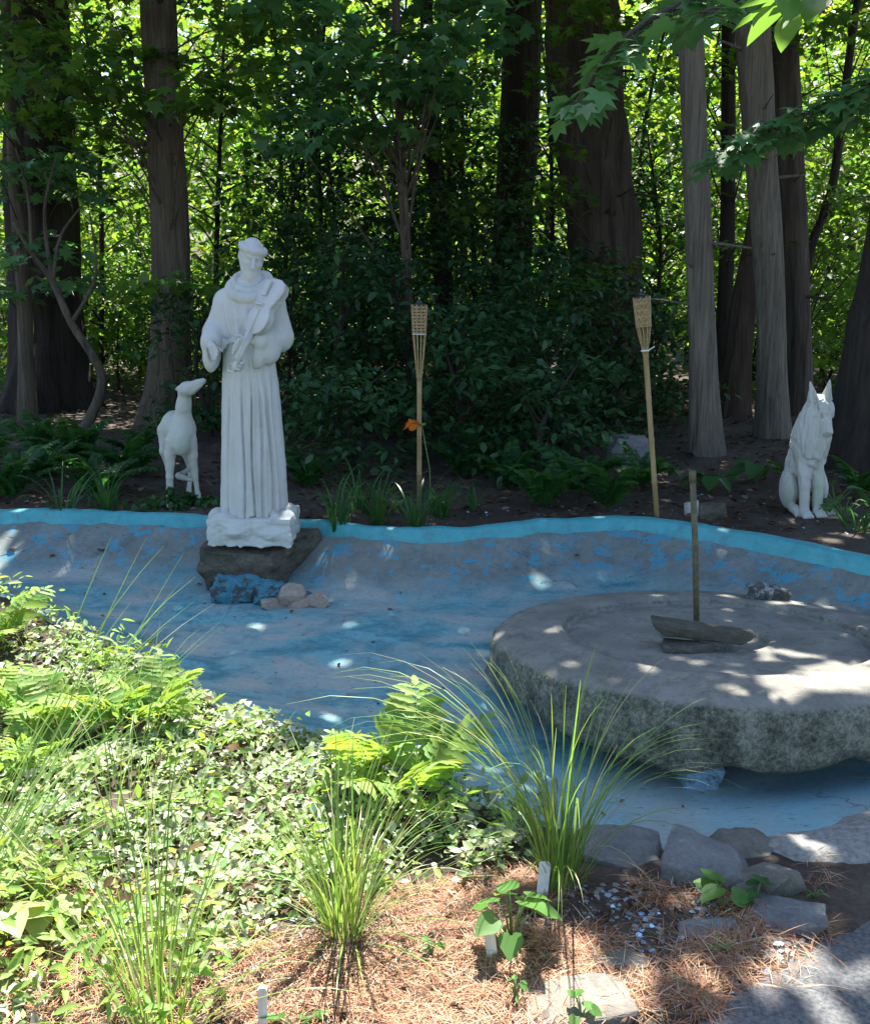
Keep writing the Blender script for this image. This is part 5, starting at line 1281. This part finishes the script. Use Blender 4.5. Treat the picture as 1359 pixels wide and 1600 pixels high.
# ivy round the fawn's feet
fb = P(270, 790, BANK + .01); q = rng.normal(size=(260, 2)) * np.array([.14, .09]) + fb[:2] + np.array([.03, .06]); q = q[polydist(q[:, 0], q[:, 1], POOL) < -.1]
T = np.stack([q[:, 0], q[:, 1], base_g(q[:, 0], q[:, 1]) + rng.uniform(.01, .045, len(q))], 1)
ex = []
for k_ in range(46):
    t = k_ / 46; ex.append((fb[0] + .0 + .015 * math.sin(k_ * 2.1), fb[1] - .03 + .01 * math.cos(k_ * 1.7), .03 + .10 * t + BANK)); ex.append((fb[0] + .11 + .02 * math.sin(k_ * 1.3), fb[1] + .03, .03 + .04 * t + BANK))
T = np.concatenate([T, np.array(ex)])
iv = link('ivy', inst_mesh('ivy', HT, T, rots(len(T), .6, .5), .034 * rng.uniform(.6, 1.3, len(T))), M['hosta']); tag(iv, 'ivy creeping round the fawn statue feet', 'ivy', kind='stuff')

# plant markers
M['marker'] = plain('white_plastic_tag', (.72, .73, .70), .5, .12, 40, .1)
M['stake'] = plain('bleached_wood_stake', (.62, .58, .52), .8, .25, 30, .4, stretch=(3, 3, .3))
for px, py, wp, hp, mt, tl, lab in [(846, 1404, 17, 56, 'marker', (-.1, .1), 'white plastic plant tag at the foot of the tallest sedge'), (769, 1502, 15, 46, 'stake', (-.15, -.1), 'pale paper plant tag beside the heart leaved plant'), (411, 1612, 13, 70, 'stake', (-.05, .02), 'split white wooden stake in the sunlit needles')]:
    p = P(px, py, -.42); s = math.hypot(p[1], 1.52) / 1600; w_ = wp * s; h_ = hp * s
    V = [(-w_ / 2, 0, -.02), (w_ / 2, 0, -.02), (w_ / 2, 0, h_ * .93), (w_ * .3, 0, h_), (-w_ * .3, 0, h_), (-w_ / 2, 0, h_ * .95)]; n_ = len(V)
    V = [(a, -.0016 if mt == 'marker' else -.006, c) for a, b_, c in V] + [(a, .0016 if mt == 'marker' else .006, c) for a, b_, c in V]
    F = [tuple(range(n_)), tuple(range(2 * n_ - 1, n_ - 1, -1))] + [(i, i + n_, (i + 1) % n_ + n_, (i + 1) % n_) for i in range(n_)]
    o = link('plant_marker', pymesh('plant_marker', V, F, False), M[mt]); o.location = (p[0], p[1], float(base_g(p[0], p[1]))); o.rotation_euler = (tl[0], tl[1], .15); tag(o, lab, 'plant tag')

# ------------------------------------------------------------------ overhanging boughs with leaves that can be told apart
def bough_tree(label, base, limb_paths, H=5.0):
    b = np.array([base[0], base[1], float(base_g(*base))]); e = empty('maple_tree', tuple(b)); tag(e, label, 'tree')
    trunk_mesh([np.zeros(3), np.array([.1, 0, H * .5]), np.array([0, 0, H])], [.13, .1, .05], 12, .06, 1.3).build('trunk', M['bark_maple'], e)
    for path, r0, leaves in limb_paths:
        pts = [np.array(q, float) - b for q in path]; cc = catmull(pts, 6)
        mb = MB().tube(cc, list(np.linspace(r0, .003, len(cc))), 7)
        n_, s, tpl, kind, mat, off, t0 = leaves; spots = []
        for i in range(n_):
            t = t0 + (1 - t0) * (i + rnd.random()) / n_; k = t * (len(cc) - 1); j = min(int(k), len(cc) - 2); c = cc[j] + (cc[j + 1] - cc[j]) * (k - j)
            dr = cc[j + 1] - cc[j]; dr /= np.linalg.norm(dr); sd = np.cross(dr, [0, 0, 1]); sd /= np.linalg.norm(sd) + 1e-6
            d = sd * rnd.uniform(-1, 1) * off + dr * rnd.uniform(-.3, .6) * off + np.array([0, 0, rnd.uniform(-.35, .12) * off]); spots.append((c, c + d, math.atan2(d[1], d[0]) - math.pi / 2))
            mb.tube([c, c + d], [.0022, .0014], 5)
        lo = mb.build('limb', M['twig'], e)
        for c, q, rz in spots:
            leaf_obj(kind, tpl, mat, lo, tuple(q), rz + rnd.uniform(-.5, .5), rnd.uniform(-.75, -.05), s * rnd.uniform(.7, 1.15), roll=rnd.uniform(-.35, .35))
BIG = two_sided([(0, 0, 0), (0, .25, .01), (0, .55, 0), (0, .8, -.05), (0, 1, -.14)], [(.12, .1, .04), (.23, .28, .06), (.27, .48, .05), (.21, .7, .01), (.09, .9, -.08)])
bough_tree('maple off beside the path whose leafy bough hangs before the pale trunk', (3.4, 4.5), [
    ([(3.4, 4.5, 2.9), D(1250, -60, 4.3), D(1080, 0, 4.2), D(975, 60, 4.1), D(895, 165, 4.05)], .03, (80, .125, MP, 'MPb', 'maple_blue', .17, .26)),
    ([(3.4, 4.5, 3.0), D(1300, -70, 4.0), D(1150, 0, 3.9), D(1090, 20, 3.8)], .02, (26, .135, MP, 'MPb', 'maple_blue', .12, .35)),
    ([(3.4, 4.6, 2.3), D(1440, 100, 5.0), D(1330, 150, 5.1), D(1230, 190, 5.2), D(1125, 245, 5.3)], .02, (190, .115, MP, 'MPc', 'maple_blue', .24, .22))])
bough_tree('magnolia like tree off beside the path with broad leaves hanging into view', (2.6, 2.4), [
    ([(2.6, 2.4, 2.2), D(1430, -80, 2.7), D(1290, -30, 2.7), D(1215, 5, 2.7)], .014, (16, .145, BIG, 'BIG', 'heart', .09, .4))], 3.2)
# twisted bare stem before the massive black trunk
pth = [D(160, 590, 8.94), D(112, 505, 8.99), D(82, 440, 9.05), D(50, 395, 9.05), D(20, 345, 9.10)]; g0 = D(128, 640, 8.88); g0[2] = float(base_g(g0[0], g0[1]))
e = empty('bare_shrub', tuple(g0)); tag(e, 'twisted bare shrub with crooked stem before the massive black trunk', 'shrub')
loc_ = [np.zeros(3)] + [q - g0 for q in pth]; mb = MB(); cc = catmull(loc_, 5); mb.tube(cc, list(np.linspace(.05, .012, len(cc))), 9, True, .15)
for a, b_, c_ in [(pth[2], D(70, 330, 9.05), D(90, 240, 8.94)), (pth[2], D(95, 370, 9.05), D(130, 320, 8.94)), (pth[3], D(45, 310, 9.05), D(25, 230, 9.05)), (pth[1], D(150, 430, 8.94), D(140, 330, 8.83))]:
    c2 = catmull([a - g0, b_ - g0, c_ - g0], 5); mb.tube(c2, list(np.linspace(.022, .006, len(c2))), 7)
mb.build('stem', M['bark_maple'], e)
